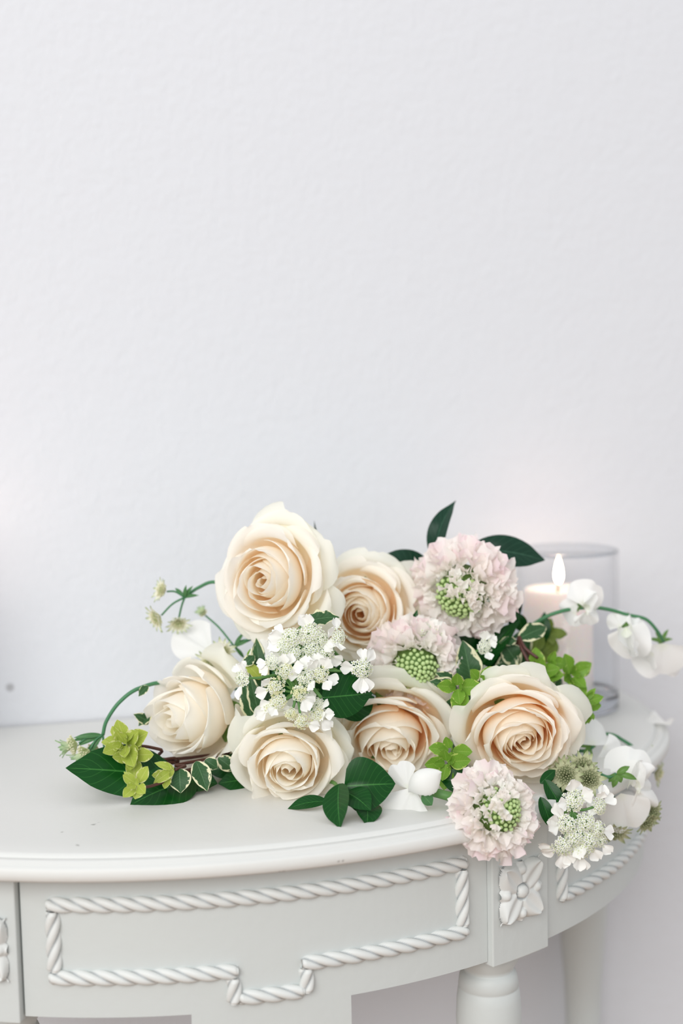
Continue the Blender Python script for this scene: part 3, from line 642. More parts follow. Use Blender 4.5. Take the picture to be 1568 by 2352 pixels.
# ---- sweet pea ------------------------------------------------
def fan_petal(s, spread, ruf, back, seed, notch=.12, nu=26, nv=12, asp=1.0, cup=0.0, name='petal', tint=(.95, .955, .94)):
    rr = random.Random(seed); p1, p2 = rr.uniform(0, 6), rr.uniform(0, 6); vs, cols = [], []
    for j in range(nv+1):
        v = j/nv
        for i in range(nu+1):
            u = 2*i/nu-1; a = u*spread; rho = s*(1+.10*math.cos(2*a)-notch*math.exp(-(u/.10)**2)*sm(.4, 1, v)+.035*math.sin(4*u+p1))*(1-.22*abs(u)**4)
            x = rho*v*math.sin(a)*asp; y = rho*v*math.cos(a); z = -back*s*v*v+1.7*ruf*s*(math.sin(4.6*u+p1)*.6+math.sin(9*u+p2)*.30)*v**1.8+cup*s*(u*u)*v-.05*s*math.exp(-(u/.07)**2)*v
            vs.append((x, y, z)); cols.append(Vector(tint).lerp(Vector((.86, .90, .72)), .5*(1-sm(0, .3, v))))
    W = nu+1; fs = [(j*W+i, j*W+i+1, (j+1)*W+i+1, (j+1)*W+i) for j in range(nv) for i in range(nu)]
    return new_mesh(name, vs, fs, M_pea, uvs=[((i % W)/nu, (i//W)/nv) for i in range(len(vs))], cols=cols)
def pea_flower(g, c, face, up_roll, s, seed, wings=True, calyx=True, ruf=.16, asp=1.0, back=.25, spread=1.9, sep='flower', wing_s=.62):
    """banner, two wings, keel and calyx; c is where the petals meet. Local Y runs up the banner"""
    d = vdir(*face); M = frame(c, d, RT, math.radians(up_roll)); rr = random.Random(seed)
    b = part('banner_petal', fan_petal(s, spread, ruf, back, seed, asp=asp, name='banner_petal'), g, M)
    if wings:
        for sd in (1, -1):
            me = fan_petal(s*wing_s, 1.15, .10, -.15, seed+7+sd, notch=0, nu=14, nv=8, name='wing_petal'); Mw = M @ Matrix.Translation((0, .05*s, .10*s)) @ Matrix.Rotation(sd*.35, 4, 'Z') @ Matrix.Rotation(.75+rr.uniform(-.15, .15), 4, 'X') @ Matrix.Rotation(sd*1.0, 4, 'Y')
            part('wing_petal', me, g, Mw)
        me = fan_petal(s*.42, .7, .05, -.3, seed+20, notch=0, nu=10, nv=6, cup=.8, name='keel_petal', tint=(.92, .94, .86)); part('keel_petal', me, g, M @ Matrix.Translation((0, 0, .12*s)) @ Matrix.Rotation(1.0, 4, 'X'))
    if calyx:
        for i in range(5):
            a = i*1.2566+.3; q = c-d*.003+(M.to_3x3() @ Vector((math.cos(a), math.sin(a)*.9-.25, -.55))).normalized()*s*.42; leaf(g, c-d*.0015, q, s*.13, M_sep2, -d, name='sepal', nu=4, nv=8, arch=.15)
    return M

# ---- leafy sprigs ---------------------------------------------
def rosette_tip(g, c, face, s, n, seed, m, el0=1.25, el1=.25, wr=.66, roll=0.0, name='leaf'):
    """a shoot tip seen from above: opposite leaves opening round the growing point"""
    rr = random.Random(seed); d = vdir(*face); M = frame(c, d, RT, roll); a = 0
    for i in range(n):
        f = i/(n-1); a = (i % 2)*math.pi+(i//2)*math.pi/2+rr.uniform(-.18, .18); el = lerp(el0, el1, f**.8)+rr.uniform(-.1, .1); L = s*1.12*lerp(.42, 1.0, f**.7)*rr.uniform(.9, 1.1)
        x = Vector((math.cos(a)*math.cos(el), math.sin(a)*math.cos(el), math.sin(el))); p = M @ Vector((math.cos(a)*.0012, math.sin(a)*.0012, -.004*f)); q = p+M.to_3x3() @ x*L
        nh = M.to_3x3() @ Vector((-math.cos(a)*math.sin(el), -math.sin(a)*math.sin(el), math.cos(el))); leaf(g, p, q, L*wr, m, nh, name=name, nu=8, nv=12, fold=.3, arch=-.03, wave=.055, ruf=1.7, tip=.3, shape=.9)
def sprig(name, label, cat, group, stem_pts, leaves=(), tips=(), m=None, sm_=None, r=.0012, extra=()):
    pts = [at(*q) if isinstance(q, tuple) and q[0] > 5 else Vector(q) for q in stem_pts]; g = empty(name, pts[0], label, cat, group)
    part('stem', tube('stem', pts, r, r*1.3, sm_ or M_twig, 7), g)
    for q in extra: part('twig', tube('twig', [at(*k) for k in q], r*.8, r*.8, sm_ or M_twig, 6), g)
    for L in leaves:                         # (p0, p1, width_px, {options})
        o = dict(L[3]) if len(L) > 3 else {}; mm = o.pop('m', m); nh = o.pop('nh', None); p0, p1 = at(*L[0]), at(*L[1])
        wpx = L[2]/3300; leaf(g, p0, p1, wpx, mm, vdir(*nh) if nh else None, **o)
    for T in tips: rosette_tip(g, at(*T[0]), T[1], T[2]/3300, T[3], T[4], T[5] if len(T) > 5 else m, **(T[6] if len(T) > 6 else {}))
    return g

# ---------------------------------------------------------------- the roses
rose('largest ivory rose, topmost in the bouquet and upper left of the pile', 612, 1334, -.215, (-.34, .03, .94), .0385, .0435, 11, peach=.6, fl=.04, depth=1.1, n=24,
     guards=[dict(a=-38, k=.86, z=-.22, curl=1.7, w=.65), dict(a=86, k=.92, z=-.12, w=.8), dict(a=-115, k=1.04, z=-.25, curl=.6), dict(a=40, k=.92, z=-.16), dict(a=-75, k=1.02, z=-.2)])
rose('ivory rose with a peach heart, between the topmost rose and the pale pink scabious', 830, 1408, -.190, (-.20, .0, .97), .0365, .0385, 12, peach=.85, fl=.07,
     guards=[dict(a=-55, k=1.06, z=-.25), dict(a=5, k=1.02, z=-.25), dict(a=85, k=.98, z=-.1), dict(a=-110, k=1.06, z=-.25)])
rose('half side-on ivory rose at the left end of the bouquet, cream petal backs showing', 420, 1650, -.205, (-.64, -.07, .76), .0380, .0385, 13, peach=.35, depth=1.3, fl=-.02, n=23,
     guards=[dict(a=20, k=1.06, z=-.62, curl=.5, w=.9), dict(a=-20, k=1.08, z=-.66, curl=.6, w=.9), dict(a=68, k=1.0, z=-.15, w=.6), dict(a=-82, k=1.06, z=-.15, curl=1.2, w=.7), dict(a=-50, k=1.04, z=-.5)])
rose('ivory rose lying lowest on the table top, front centre of the bouquet', 664, 1760, -.262, (-.06, -.16, .98), .0372, .0322, 14, peach=.5, fl=.06, n=25,
     guards=[dict(a=-110, k=1.04, z=-.3, curl=.5), dict(a=15, k=1.0, z=-.2), dict(a=80, k=1.02, z=-.2), dict(a=140, k=.92, z=-.2)])
rose('ivory rose with a deep peach heart, in the low gap between two other roses', 902, 1704, -.238, (-.05, -.36, .92), .0420, .0335, 15, peach=1.3, n=28, fl=.08,
     guards=[dict(a=75, k=1.02, z=-.2), dict(a=165, k=1.0, z=-.2), dict(a=15, k=1.03, z=-.2)])
rose('wide open ivory rose with a bright peach spiral, at the right of the bouquet', 1198, 1692, -.285, (.04, -.16, .99), .0425, .0345, 16, peach=1.5, n=34, fl=.10,
     guards=[dict(a=104, k=1.04, z=-.10, curl=1.4, w=.45), dict(a=58, k=.84, z=-.25, w=.7), dict(a=5, k=.88, z=-.3), dict(a=178, k=.96, z=-.1, curl=.5), dict(a=-70, k=1.02, z=-.3)])
# ---------------------------------------------------------------- the scabious
scabious('pale pink scabious topmost at the right of the pile, in front of a dark leaf', 1058, 1364, -.215, (-.36, -.38, .85), .0375, 21, cover=(1.0, .35), nb=66)
scabious('pale pink scabious half hidden below the topmost scabious, with a large round green centre', 955, 1535, -.225, (.02, -.28, .95), .0330, 22, nb=78, pink=1.1)
scabious('pale pink scabious hanging over the front edge of the table', 1147, 1860, -.338, (.42, .30, .86), .0298, 23, cover=(2.9, .2), nb=66, pink=.9)
# ---------------------------------------------------------------- laceflowers
F = (0, .1, 1)
laceflower('large white laceflower head in the middle of the bouquet', (682, 1590), [
    (655, 1542, F, 'y', [95, 70, 15], 1.0, 0), (632, 1578, F, 'y', [150, 200], 1.05, 0), (640, 1610, F, 'y', [200, 240], 1.0, 0), (622, 1625, F, 'y', [215], .85, .003), (688, 1592, F, 'y', [-35, -65], .95, -.006), (700, 1555, F, 'w', [85, 170, -50], 1.0, -.002), (735, 1550, F, 'y', [60, 100, -20, -55, 130], 1.0, 0),
    (668, 1640, F, 'y', [120], .75, 0), (692, 1657, (0, -.1, 1), 'y', [-20], .90, 0), (728, 1642, F, 'y', [5, -45, 60], .90, 0), (730, 1618, F, 'w', [120, -80], .8, .003), (625, 1520, (-.4, .1, 1), 'w', [190, 225], .8, 0)], -.278, seed=31)
laceflower('smaller white laceflower head just under the topmost rose', (690, 1500), [
    (668, 1465, (0, .2, 1), 'w', [150, 180, 205], 1.15, 0), (712, 1455, (0, .3, 1), 'w', [95, 120], 1.15, 0), (715, 1490, F, 'w', [], 1.1, 0), (672, 1500, F, 'w', [215, 190], 1.1, 0), (735, 1468, (.3, .2, 1), 'w', [-20, -50], .9, 0), (745, 1500, (.3, 0, 1), 'w', [-30], 1.05, 0), (718, 1512, F, 'y', [-90], .95, 0), (648, 1485, (-.3, .1, 1), 'w', [170], .9, 0)], -.268, seed=32)
laceflower('single white laceflower button on a short stalk in front of the peach-hearted rose', (738, 1488), [(776, 1462, (.4, .2, .9), 'w', [100, 160, -100], .95, 0)], -.270, seed=33)
laceflower('single white laceflower button on a horizontal stalk beside the dark centre leaf', (745, 1540), [(831, 1535, (.3, .1, .95), 'w', [80, 55, -75, -95, 175], 1.15, 0)], -.272, seed=34, stem_px=[at(745, 1541, -.262), at(700, 1548, -.255), at(660, 1560, -.23)])
laceflower('single white laceflower button beside the side-on rose', (640, 1548), [(557, 1558, (-.7, .1, .7), 'w', [90, 55, -95, 130], .95, 0)], -.272, seed=35, stem_px=[at(640, 1550, -.262), at(700, 1552, -.25), at(740, 1560, -.22)])
laceflower('pale green laceflower buttons under the topmost scabious', (1040, 1520), [(1000, 1462, F, 'w', [-40, 200, 60], .95, 0), (1112, 1485, (.1, .1, 1), 'w', [45, 20, -70, 90], .85, -.01), (1030, 1502, F, 'w', [-30, -60, -90, 250], .95, .002), (975, 1445, F, 'w', [120, 180, 40], .95, .004), (1112, 1540, F, 'w', [-35], .6, 0)], -.228, seed=36)
laceflower('white laceflower head hanging over the table edge at the right end of the bouquet', (1312, 1862), [
    (1318, 1838, (0, .3, 1), 'w', [100, 75, 20, 200, 5], 1.15, 0), (1300, 1895, (-.2, -.1, 1), 'w', [160, 185, 120], 1.1, 0), (1345, 1890, F, 'w', [60], 1.1, 0), (1320, 1925, (0, -.3, 1), 'w', [-70, -95], 1.15, 0), (1290, 1945, (-.3, -.4, .9), 'w', [190, 215, -80, -60], 1.1, 0), (1350, 1935, (.2, -.3, .9), 'w', [-60], 1.15, 0), (1375, 1850, (.5, .1, .85), 'w', [95, 70, 20], .95, 0), (1368, 1905, (.3, 0, 1), 'w', [-15], 1.0, 0), (1335, 1955, (0, -.5, .9), 'w', [-80, -100], 1.0, 0), (1375, 1930, (.3, -.2, .9), 'w', [-50], .9, .003)], -.335, seed=37,
    stem_px=[at(1312, 1862, -.325), at(1270, 1850, -.31), at(1240, 1830, -.28), at(1200, 1780, -.24)])
# ---------------------------------------------------------------- masterwort
masterwort('masterwort spray arching above the left side of the bouquet', (424, 1372), [(380, 1358, (-.8, .25, .5), .95, 'c', 0, .5), (368, 1415, (-.75, -.45, .5), 1.05, 'c', 0, .5), (410, 1425, (.1, -.6, .8), .95, 'c', .004, .6)], -.150, [(455, 1350, -.150), (495, 1337, -.16), (560, 1360, -.17), (700, 1480, -.16)], seed=41, wl=.013)
masterwort('masterwort spray between the side-on rose and the topmost rose', (538, 1485), [(512, 1497, (-.1, .1, 1), .95, 'c', -.01, .35), (488, 1515, (-.3, -.4, .8), 1.1, 'c', 0, .5), (508, 1528, (-.2, -.5, .8), .95, 'g', 0, .5), (470, 1412, (-.5, .6, .5), .6, 'l', .03, .9)], -.165, [(570, 1470, -.165), (620, 1450, -.16), (700, 1500, -.15)], seed=42, wl=.013)
masterwort('unopened masterwort spray bending down to the table at the far left', (236, 1688), [(178, 1708, (-.95, -.25, .2), 1.1, 'l', 0, 1.15), (205, 1722, (-.7, -.6, .2), 1.15, 'l', -.004, 1.15), (240, 1735, (-.05, -.95, .2), 1.15, 'l', 0, 1.1), (222, 1712, (-.5, -.8, .3), .9, 'l', .005, 1.1)], -.190, [(245, 1655, -.190), (275, 1612, -.190), (322, 1580, -.188), (400, 1570, -.18), (560, 1620, -.165)], seed=43, wb=(-.75, -.75), wl=.027, stem_r=.0013)
masterwort('masterwort spray sticking out past the table end at the far right', (1480, 1745), [(1492, 1748, (.9, .35, .2), .95, 'c', 0, .45), (1502, 1775, (.9, -.2, .3), .95, 'c', 0, .45), (1470, 1720, (.3, .9, .2), .5, 'l', .02, .9)], -.205, [(1462, 1722, -.205), (1430, 1700, -.205), (1398, 1686, -.205), (1330, 1690, -.2), (1250, 1690, -.18)], seed=44, wl=.011)
masterwort('olive green masterwort heads right of the wide open rose', (1345, 1800), [(1335, 1768, (.2, .6, .8), 1.15, 'g', 0, .35), (1300, 1782, (-.2, .3, .9), 1.1, 'g', -.006, .3), (1350, 1790, (.1, .3, 1), 1.05, 'g', -.008, .3), (1290, 1770, (-.2, .4, .9), .9, 'g', 0, .3)], -.290, [(1300, 1790, -.27), (1240, 1770, -.24)], seed=45, wl=.010)
masterwort('olive green masterwort heads under the drooping sweet pea', (1440, 1870), [(1478, 1880, (.5, -.6, .6), 1.05, 'g', 0, .5), (1410, 1902, (0, -.7, .7), 1.1, 'g', 0, .4), (1492, 1862, (.7, -.1, .7), .9, 'g', 0, .4)], -.262, [(1420, 1840, -.25), (1350, 1800, -.24), (1270, 1760, -.22)], seed=46, wl=.01)
# ---------------------------------------------------------------- sweet peas
def pea(label, c, n_=None): return empty('sweet_pea', c, label, 'sweet pea', 'white sweet peas')
Yp = -.205
g = pea('arching spray of white sweet peas in front of the glass candle holder', at(1385, 1400, Yp))
pea_flower(g, at(1335, 1390, Yp-.004), (.2, -.1, .95), -35, .0185, 51, ruf=.20, spread=1.7, back=.1, wing_s=.7); pea_flower(g, at(1322, 1408, Yp), (-.5, -.2, .9), 95, .0130, 52, wings=False, calyx=False, ruf=.2); pea_flower(g, at(1345, 1405, Yp-.003), (.1, -.4, .9), 190, .0130, 58, wings=False, calyx=False, ruf=.25, spread=1.2)
pea_flower(g, at(1436, 1440, Yp-.006), (-.15, -.2, .95), 200, .0260, 53, ruf=.13, spread=1.5, asp=.75, wing_s=.8, back=.1); pea_flower(g, at(1455, 1452, Yp-.008), (.5, .1, .8), -25, .0135, 54, wings=False, calyx=False, spread=1.0); pea_flower(g, at(1425, 1440, Yp-.004), (-.3, .1, .95), 30, .0120, 59, wings=False, calyx=False, spread=1.3)
pea_flower(g, at(1522, 1478, Yp+.004), (0, -.35, .94), 180, .0265, 55, ruf=.10, spread=1.45, asp=1.15, back=.05, wings=False); pea_flower(g, at(1500, 1500, Yp+.002), (-.5, -.3, .8), 130, .0160, 56, wings=False, calyx=False, spread=1.2); pea_flower(g, at(1550, 1500, Yp+.012), (.4, -.3, .8), 215, .0200, 57, wings=False, calyx=False, spread=1.3)
part('stem', tube('stem', [at(1524, 1474, Yp+.004), at(1508, 1448, Yp), at(1482, 1422, Yp), at(1440, 1412, Yp), at(1398, 1400, Yp), at(1350, 1395, Yp+.004), at(1285, 1405, Yp+.004), at(1228, 1432, Yp+.01), at(1150, 1500, -.18), HUB], .0012, .0016, M_stem2, 8), g)
g = pea('white sweet pea behind the side-on rose', at(452, 1470, -.150)); pea_flower(g, at(488, 1500, -.155), (.1, .3, .93), 55, .0290, 61, ruf=.10, wings=False, spread=.85, back=.15, calyx=False)
part('stem', tube('stem', [at(480, 1494, -.152), at(520, 1540, -.14), at(600, 1600, -.13), HUB], .0012, .0014, M_stem2, 7), g)
g = pea('white sweet pea with a closed bud lying on the table below the low peach rose', at(960, 1812, -.312)); pea_flower(g, at(950, 1808, -.308), (-.25, .25, .93), 155, .0235, 62, ruf=.10, wings=False, spread=.95, back=.1, calyx=False); pea_flower(g, at(938, 1812, -.304), (-.3, .1, .93), 30, .0175, 63, ruf=.10, wings=False, spread=.8, calyx=False)
_bv, _bf, _bu = grid(40, 18, lambda u, v: Vector((.0088*math.sin(math.pi*v)**.75*(1+.16*((u+.25*v) % 1))*math.cos(6.2832*u), .0074*math.sin(math.pi*v)**.75*(1+.16*((u+.25*v) % 1))*math.sin(6.2832*u), .0125*(1-2*v)*(1+.1*math.sin(5*u)))), closed=True)
bm = new_mesh('bud', _bv, _bf, M_pea, uvs=_bu, cols=[(.94, .945, .925)]*len(_bv)); part('bud', bm, g, frame(at(976, 1797, -.318), vdir(.8, .55, .3), RT))
leaf(g, at(968, 1824, -.315), at(992, 1850, -.317), .008, M_stemleaf, name='sepal', nu=5, nv=8, fold=.5); part('stem', tube('stem', [at(972, 1820, -.314), at(985, 1818, -.312), at(1005, 1822, -.310), at(1045, 1832, -.312), at(1100, 1838, -.300), at(1160, 1780, -.25)], .0030, .0033, M_stem, 10), g)
g = pea('white sweet pea peeping out behind the right side of the wide open rose', at(1372, 1700, -.235)); pea_flower(g, at(1360, 1712, -.235), (.35, .25, .9), 0, .0215, 64, ruf=.18, wings=False, spread=1.5); pea_flower(g, at(1385, 1715, -.233), (.3, -.2, .9), 235, .0150, 65, ruf=.18, wings=False, calyx=False, spread=1.3)
part('stem', tube('stem', [at(1362, 1715, -.232), at(1340, 1725, -.225), at(1280, 1720, -.2)], .0012, .0014, M_stem2, 7), g)
g = pea('large drooping white sweet pea at the right end of the bouquet', at(1440, 1790, -.262)); pea_flower(g, at(1440, 1792, -.262), (.25, -.05, .95), -20, .0225, 66, ruf=.14, spread=1.9, wing_s=.7, calyx=False); pea_flower(g, at(1425, 1822, -.270), (-.1, -.1, 1), 195, .0265, 67, ruf=.05, wings=False, calyx=False, spread=1.15, back=.1); pea_flower(g, at(1455, 1800, -.274), (.45, -.15, .9), -95, .0200, 68, ruf=.14, wings=False, calyx=False, spread=1.0); pea_flower(g, at(1462, 1815, -.275), (.3, -.3, .9), 205, .0235, 69, ruf=.12, wings=False, calyx=False, spread=.75)
for a, L in ((-15, .015), (30, .011), (-60, .007), (-105, .010), (-135, .008)):
    q = math.radians(a); p = at(1415, 1778, -.280); leaf(g, p, p+(RT*math.cos(q)+UP*math.sin(q))*L, .0045, M_sep2, name='sepal', nu=4, nv=8, fold=.5, arch=.2)
part('stem', tube('stem', [at(1414, 1778, -.279), at(1395, 1785, -.28), at(1372, 1775, -.275), at(1340, 1755, -.262), at(1300, 1740, -.24)], .0013, .0014, M_stem2, 7), g)
g = pea('sweet pea flower pressed between the low peach rose and the wide open rose', at(1050, 1680, -.24)); pea_flower(g, at(1050, 1705, -.242), (0, .2, .97), 0, .0215, 71, ruf=.05, wings=False, calyx=False, spread=1.1); part('stem', tube('stem', [at(1052, 1708, -.238), at(1080, 1730, -.22), HUB], .0012, .0014, M_stem2, 7), g)
g = pea('white sweet pea buried behind the laceflower heads', at(620, 1520, -.23)); pea_flower(g, at(625, 1540, -.225), (0, .2, .97), 10, .0225, 72, ruf=.10, wings=False, calyx=False, spread=1.1); part('stem', tube('stem', [at(627, 1544, -.22), at(660, 1580, -.2), HUB], .0012, .0014, M_stem2, 7), g)
solo(part('fallen_petal', fan_petal(.034, .42, .10, .0, 75, notch=0, name='fallen_petal'), None, frame(Vector((.352, -.170, H0+.0030)), (.05, .05, 1), (.6, 1, 0), math.radians(-70))), 'single white petal lying on the table top near its right end', 'petal')
# ---------------------------------------------------------------- gardenia greenery
gd = 'dark glossy gardenia sprigs'
sprig('gardenia_sprig', 'dark glossy leaves lying flat on the table at the far left', 'leaf sprig', gd, [(415, 1770, -.222), (470, 1775, -.20), (600, 1740, -.18), HUB], [
    ((405, 1785, -.224), (150, 1764, -.228), 128, dict(nh=(.1, .55, .8), fold=.12, arch=.03, quilt=.02, m=M_dark)), ((450, 1795, -.228), (298, 1850, -.246), 110, dict(nh=(-.05, .60, .75), fold=.15, m=M_dark, quilt=.02)),
    ((420, 1800, -.222), (500, 1800, -.230), 70, dict(nh=(0, .7, .6), m=M_dark))], m=M_dark, sm_=M_stem)
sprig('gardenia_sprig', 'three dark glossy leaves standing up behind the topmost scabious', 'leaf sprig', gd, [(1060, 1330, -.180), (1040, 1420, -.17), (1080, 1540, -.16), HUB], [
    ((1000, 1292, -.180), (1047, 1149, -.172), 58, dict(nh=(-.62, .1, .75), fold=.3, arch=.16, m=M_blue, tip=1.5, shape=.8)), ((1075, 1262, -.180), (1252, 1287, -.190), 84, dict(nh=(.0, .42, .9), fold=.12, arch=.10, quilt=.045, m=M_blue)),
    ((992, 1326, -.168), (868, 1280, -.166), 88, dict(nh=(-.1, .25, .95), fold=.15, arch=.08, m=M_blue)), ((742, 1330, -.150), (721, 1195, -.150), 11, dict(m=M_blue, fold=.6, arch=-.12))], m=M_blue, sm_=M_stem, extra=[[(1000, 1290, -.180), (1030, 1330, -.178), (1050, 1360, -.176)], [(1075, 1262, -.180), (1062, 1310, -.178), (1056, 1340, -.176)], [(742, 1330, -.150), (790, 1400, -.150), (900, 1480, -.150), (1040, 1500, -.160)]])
sprig('gardenia_sprig', 'broad dark leaf with a pale midrib in the centre of the bouquet', 'leaf sprig', gd, [(738, 1603, -.276), (715, 1575, -.268), (705, 1560, -.24), HUB], [((738, 1603, -.276), (856, 1592, -.268), 98, dict(nh=(-.15, .1, 1), fold=-.12, arch=.04, quilt=.015, m=M_dark, shape=.75))], sm_=M_stem)
sprig('gardenia_sprig', 'cluster of bright dark-green leaves at the front edge beside the lowest rose', 'leaf sprig', gd, [(792, 1818, -.298), (770, 1800, -.27), (780, 1770, -.24), HUB], [
    ((790, 1806, -.305), (908, 1800, -.310), 118, dict(nh=(-.1, .28, .95), fold=.22, arch=.06, quilt=.02, shape=.62, tip=.5, m=M_dark)), ((778, 1800, -.306), (781, 1904, -.332), 66, dict(nh=(-.5, .45, .75), fold=.3, arch=.05, m=M_dark)),
    ((795, 1820, -.308), (852, 1862, -.326), 60, dict(nh=(.1, .6, .75), fold=.2, arch=.10, quilt=.03, m=M_dark)), ((840, 1840, -.304), (843, 1899, -.330), 62, dict(nh=(.2, .6, .7), m=M_dark)), ((752, 1840, -.292), (660, 1858, -.285), 34, dict(nh=(0, .7, .7), m=M_dark))], m=M_dark, sm_=M_stem)
sprig('gardenia_sprig', 'dark leaves filling the hollow below the topmost scabious', 'leaf sprig', gd, [(1090, 1560, -.200), (1110, 1600, -.18), HUB], [
    ((1080, 1570, -.200), (1195, 1425, -.205), 62, dict(nh=(-.6, .2, .8), fold=.4, m=M_dark)), ((1070, 1580, -.205), (1005, 1470, -.200), 60, dict(m=M_dark)), ((1100, 1600, -.21), (1180, 1530, -.20), 70, dict(m=M_dark)), ((1060, 1600, -.21), (1120, 1500, -.195), 60, dict(m=M_dark)), ((1165, 1560, -.2), (1100, 1440, -.19), 60, dict(m=M_dark)), ((1120, 1640, -.235), (1020, 1610, -.232), 50, dict(m=M_dark)), ((1100, 1530, -.192), (1015, 1440, -.190), 70, dict(m=M_dark)), ((1090, 1500, -.185), (1050, 1420, -.183), 60, dict(m=M_dark)), ((1230, 1600, -.20), (1290, 1560, -.19), 60, dict(m=M_dark)), ((1180, 1500, -.18), (1250, 1530, -.175), 60, dict(m=M_dark)), ((1170, 1440, -.185), (1198, 1372, -.185), 26, dict(m=M_blue)), ((940, 1470, -.215), (958, 1400, -.215), 24, dict(m=M_dark))], m=M_dark, sm_=M_stem)
sprig('gardenia_sprig', 'dark leaves deep behind the laceflower heads', 'leaf sprig', gd, [(720, 1590, -.215), (760, 1640, -.2), HUB], [
    ((760, 1600, -.22), (850, 1520, -.225), 80, dict(m=M_dark)), ((720, 1610, -.22), (600, 1640, -.225), 90, dict(m=M_dark)), ((700, 1600, -.21), (590, 1500, -.215), 80, dict(m=M_dark)), ((740, 1580, -.215), (700, 1470, -.22), 90, dict(m=M_dark)), ((780, 1640, -.23), (860, 1600, -.23), 80, dict(m=M_dark)), ((760, 1640, -.215), (640, 1560, -.205), 110, dict(m=M_dark)), ((700, 1660, -.21), (590, 1590, -.20), 90, dict(m=M_dark)), ((580, 1760, -.215), (470, 1770, -.215), 60, dict(m=M_dark)), ((585, 1790, -.222), (500, 1800, -.228), 55, dict(m=M_dark))], m=M_dark, sm_=M_stem)
sprig('gardenia_sprig', 'dark leaf between the wide open rose and the hanging scabious', 'leaf sprig', gd, [(1090, 1790, -.285), (1130, 1760, -.25), HUB], [
    ((1090, 1800, -.29), (1010, 1790, -.285), 60, dict(m=M_dark)), ((1240, 1800, -.300), (1275, 1768, -.295), 24, dict(m=M_dark)), ((1240, 1830, -.32), (1268, 1905, -.325), 30, dict(m=M_dark)), ((1060, 1740, -.262), (1030, 1810, -.275), 50, dict(m=M_dark)), ((1250, 1790, -.30), (1300, 1880, -.31), 36, dict(m=M_dark)), ((1260, 1790, -.29), (1340, 1830, -.295), 60, dict(m=M_dark)), ((1380, 1700, -.21), (1350, 1662, -.21), 12, dict(m=M_stemleaf))], m=M_dark, sm_=M_stem)
# ---------------------------------------------------------------- variegated greenery
vg = 'cream-edged variegated sprigs'; W_ = dict(wave=.07, ruf=2.2)
sprig('variegated_sprig', 'cream-edged wavy leaves below and beside the topmost scabious', 'leaf sprig', vg, [(1192, 1465, -.205), (1180, 1500, -.20), (1160, 1560, -.19), HUB], [
    ((1085, 1578, -.235), (1062, 1470, -.228), 62, dict(W_, nh=(-.1, .1, 1), twist=.2)), ((1190, 1468, -.215), (1255, 1440, -.205), 46, W_), ((1186, 1472, -.212), (1145, 1476, -.208), 24, W_), ((1190, 1530, -.21), (1150, 1470, -.205), 52, W_), ((1150, 1570, -.212), (1180, 1490, -.206), 56, W_),
    ((1215, 1500, -.20), (1190, 1450, -.198), 34, W_), ((1140, 1585, -.22), (1190, 1555, -.215), 30, W_), ((1200, 1450, -.19), (1185, 1405, -.19), 34, dict(m=M_dark)), ((1225, 1500, -.19), (1240, 1450, -.185), 40, dict(m=M_olive))], m=M_var, r=.0016,
    extra=[[(1192, 1462, -.214), (1205, 1488, -.222), (1235, 1512, -.228)], [(1192, 1466, -.214), (1198, 1490, -.220), (1214, 1522, -.226)]])
sprig('variegated_sprig', 'cream-edged leaves under the lime shoot tips between the two lower scabious flowers', 'leaf sprig', vg, [(1050, 1600, -.240), (1080, 1640, -.22), HUB], [
    ((1050, 1580, -.245), (985, 1565, -.245), 34, W_), ((1045, 1570, -.243), (1000, 1545, -.243), 30, W_), ((1060, 1600, -.243), (1090, 1630, -.25), 44, W_), ((1040, 1605, -.243), (1070, 1632, -.248), 42, W_), ((1055, 1620, -.24), (1010, 1628, -.243), 34, W_), ((1085, 1640, -.242), (1020, 1640, -.243), 34, W_)], m=M_var)
sprig('variegated_sprig', 'tall cream-edged leaves standing between the side-on rose and the laceflowers', 'leaf sprig', vg, [(590, 1660, -.225), (640, 1680, -.21), HUB], [
    ((596, 1650, -.232), (572, 1545, -.228), 34, dict(wave=.12, ruf=4)), ((605, 1600, -.222), (588, 1465, -.212), 44, dict(wave=.12, ruf=3, tip=.3)), ((580, 1660, -.222), (560, 1560, -.215), 40, W_), ((600, 1640, -.22), (625, 1560, -.215), 40, W_), ((560, 1530, -.225), (585, 1505, -.222), 26, W_), ((600, 1560, -.226), (560, 1520, -.222), 26, dict(m=M_yel)), ((570, 1520, -.205), (575, 1490, -.2), 12, dict(m=M_tip))], m=M_var, sm_=M_stem)
sprig('variegated_sprig', 'serrated dark leaf with a cream edge under the right side of the topmost rose', 'leaf sprig', vg, [(700, 1432, -.245), (680, 1460, -.22), (690, 1520, -.19), HUB], [((695, 1432, -.246), (780, 1418, -.256), 40, dict(wave=.10, ruf=3.5, nh=(0, .6, .8), m=M_varg))] if False else [((695, 1432, -.246), (780, 1418, -.256), 40, dict(wave=.10, ruf=3.5, nh=(0, .6, .8)))], m=M_var, sm_=M_stem)
sprig('variegated_sprig', 'cream-edged leaves spreading on the table under the side-on rose', 'leaf sprig', vg, [(395, 1780, -.235), (450, 1765, -.22), (560, 1740, -.2), HUB], [
    ((412, 1765, -.242), (415, 1822, -.250), 52, dict(nh=(0, .5, .85))), ((450, 1748, -.240), (476, 1818, -.252), 44, dict(nh=(.1, .5, .85))), ((470, 1745, -.238), (500, 1765, -.24), 30), ((400, 1770, -.24), (365, 1795, -.245), 34), ((500, 1740, -.225), (540, 1770, -.228), 36), ((340, 1575, -.19), (318, 1600, -.195), 20), ((345, 1640, -.19), (318, 1668, -.195), 26), ((345, 1660, -.19), (306, 1640, -.195), 26)], m=M_var)
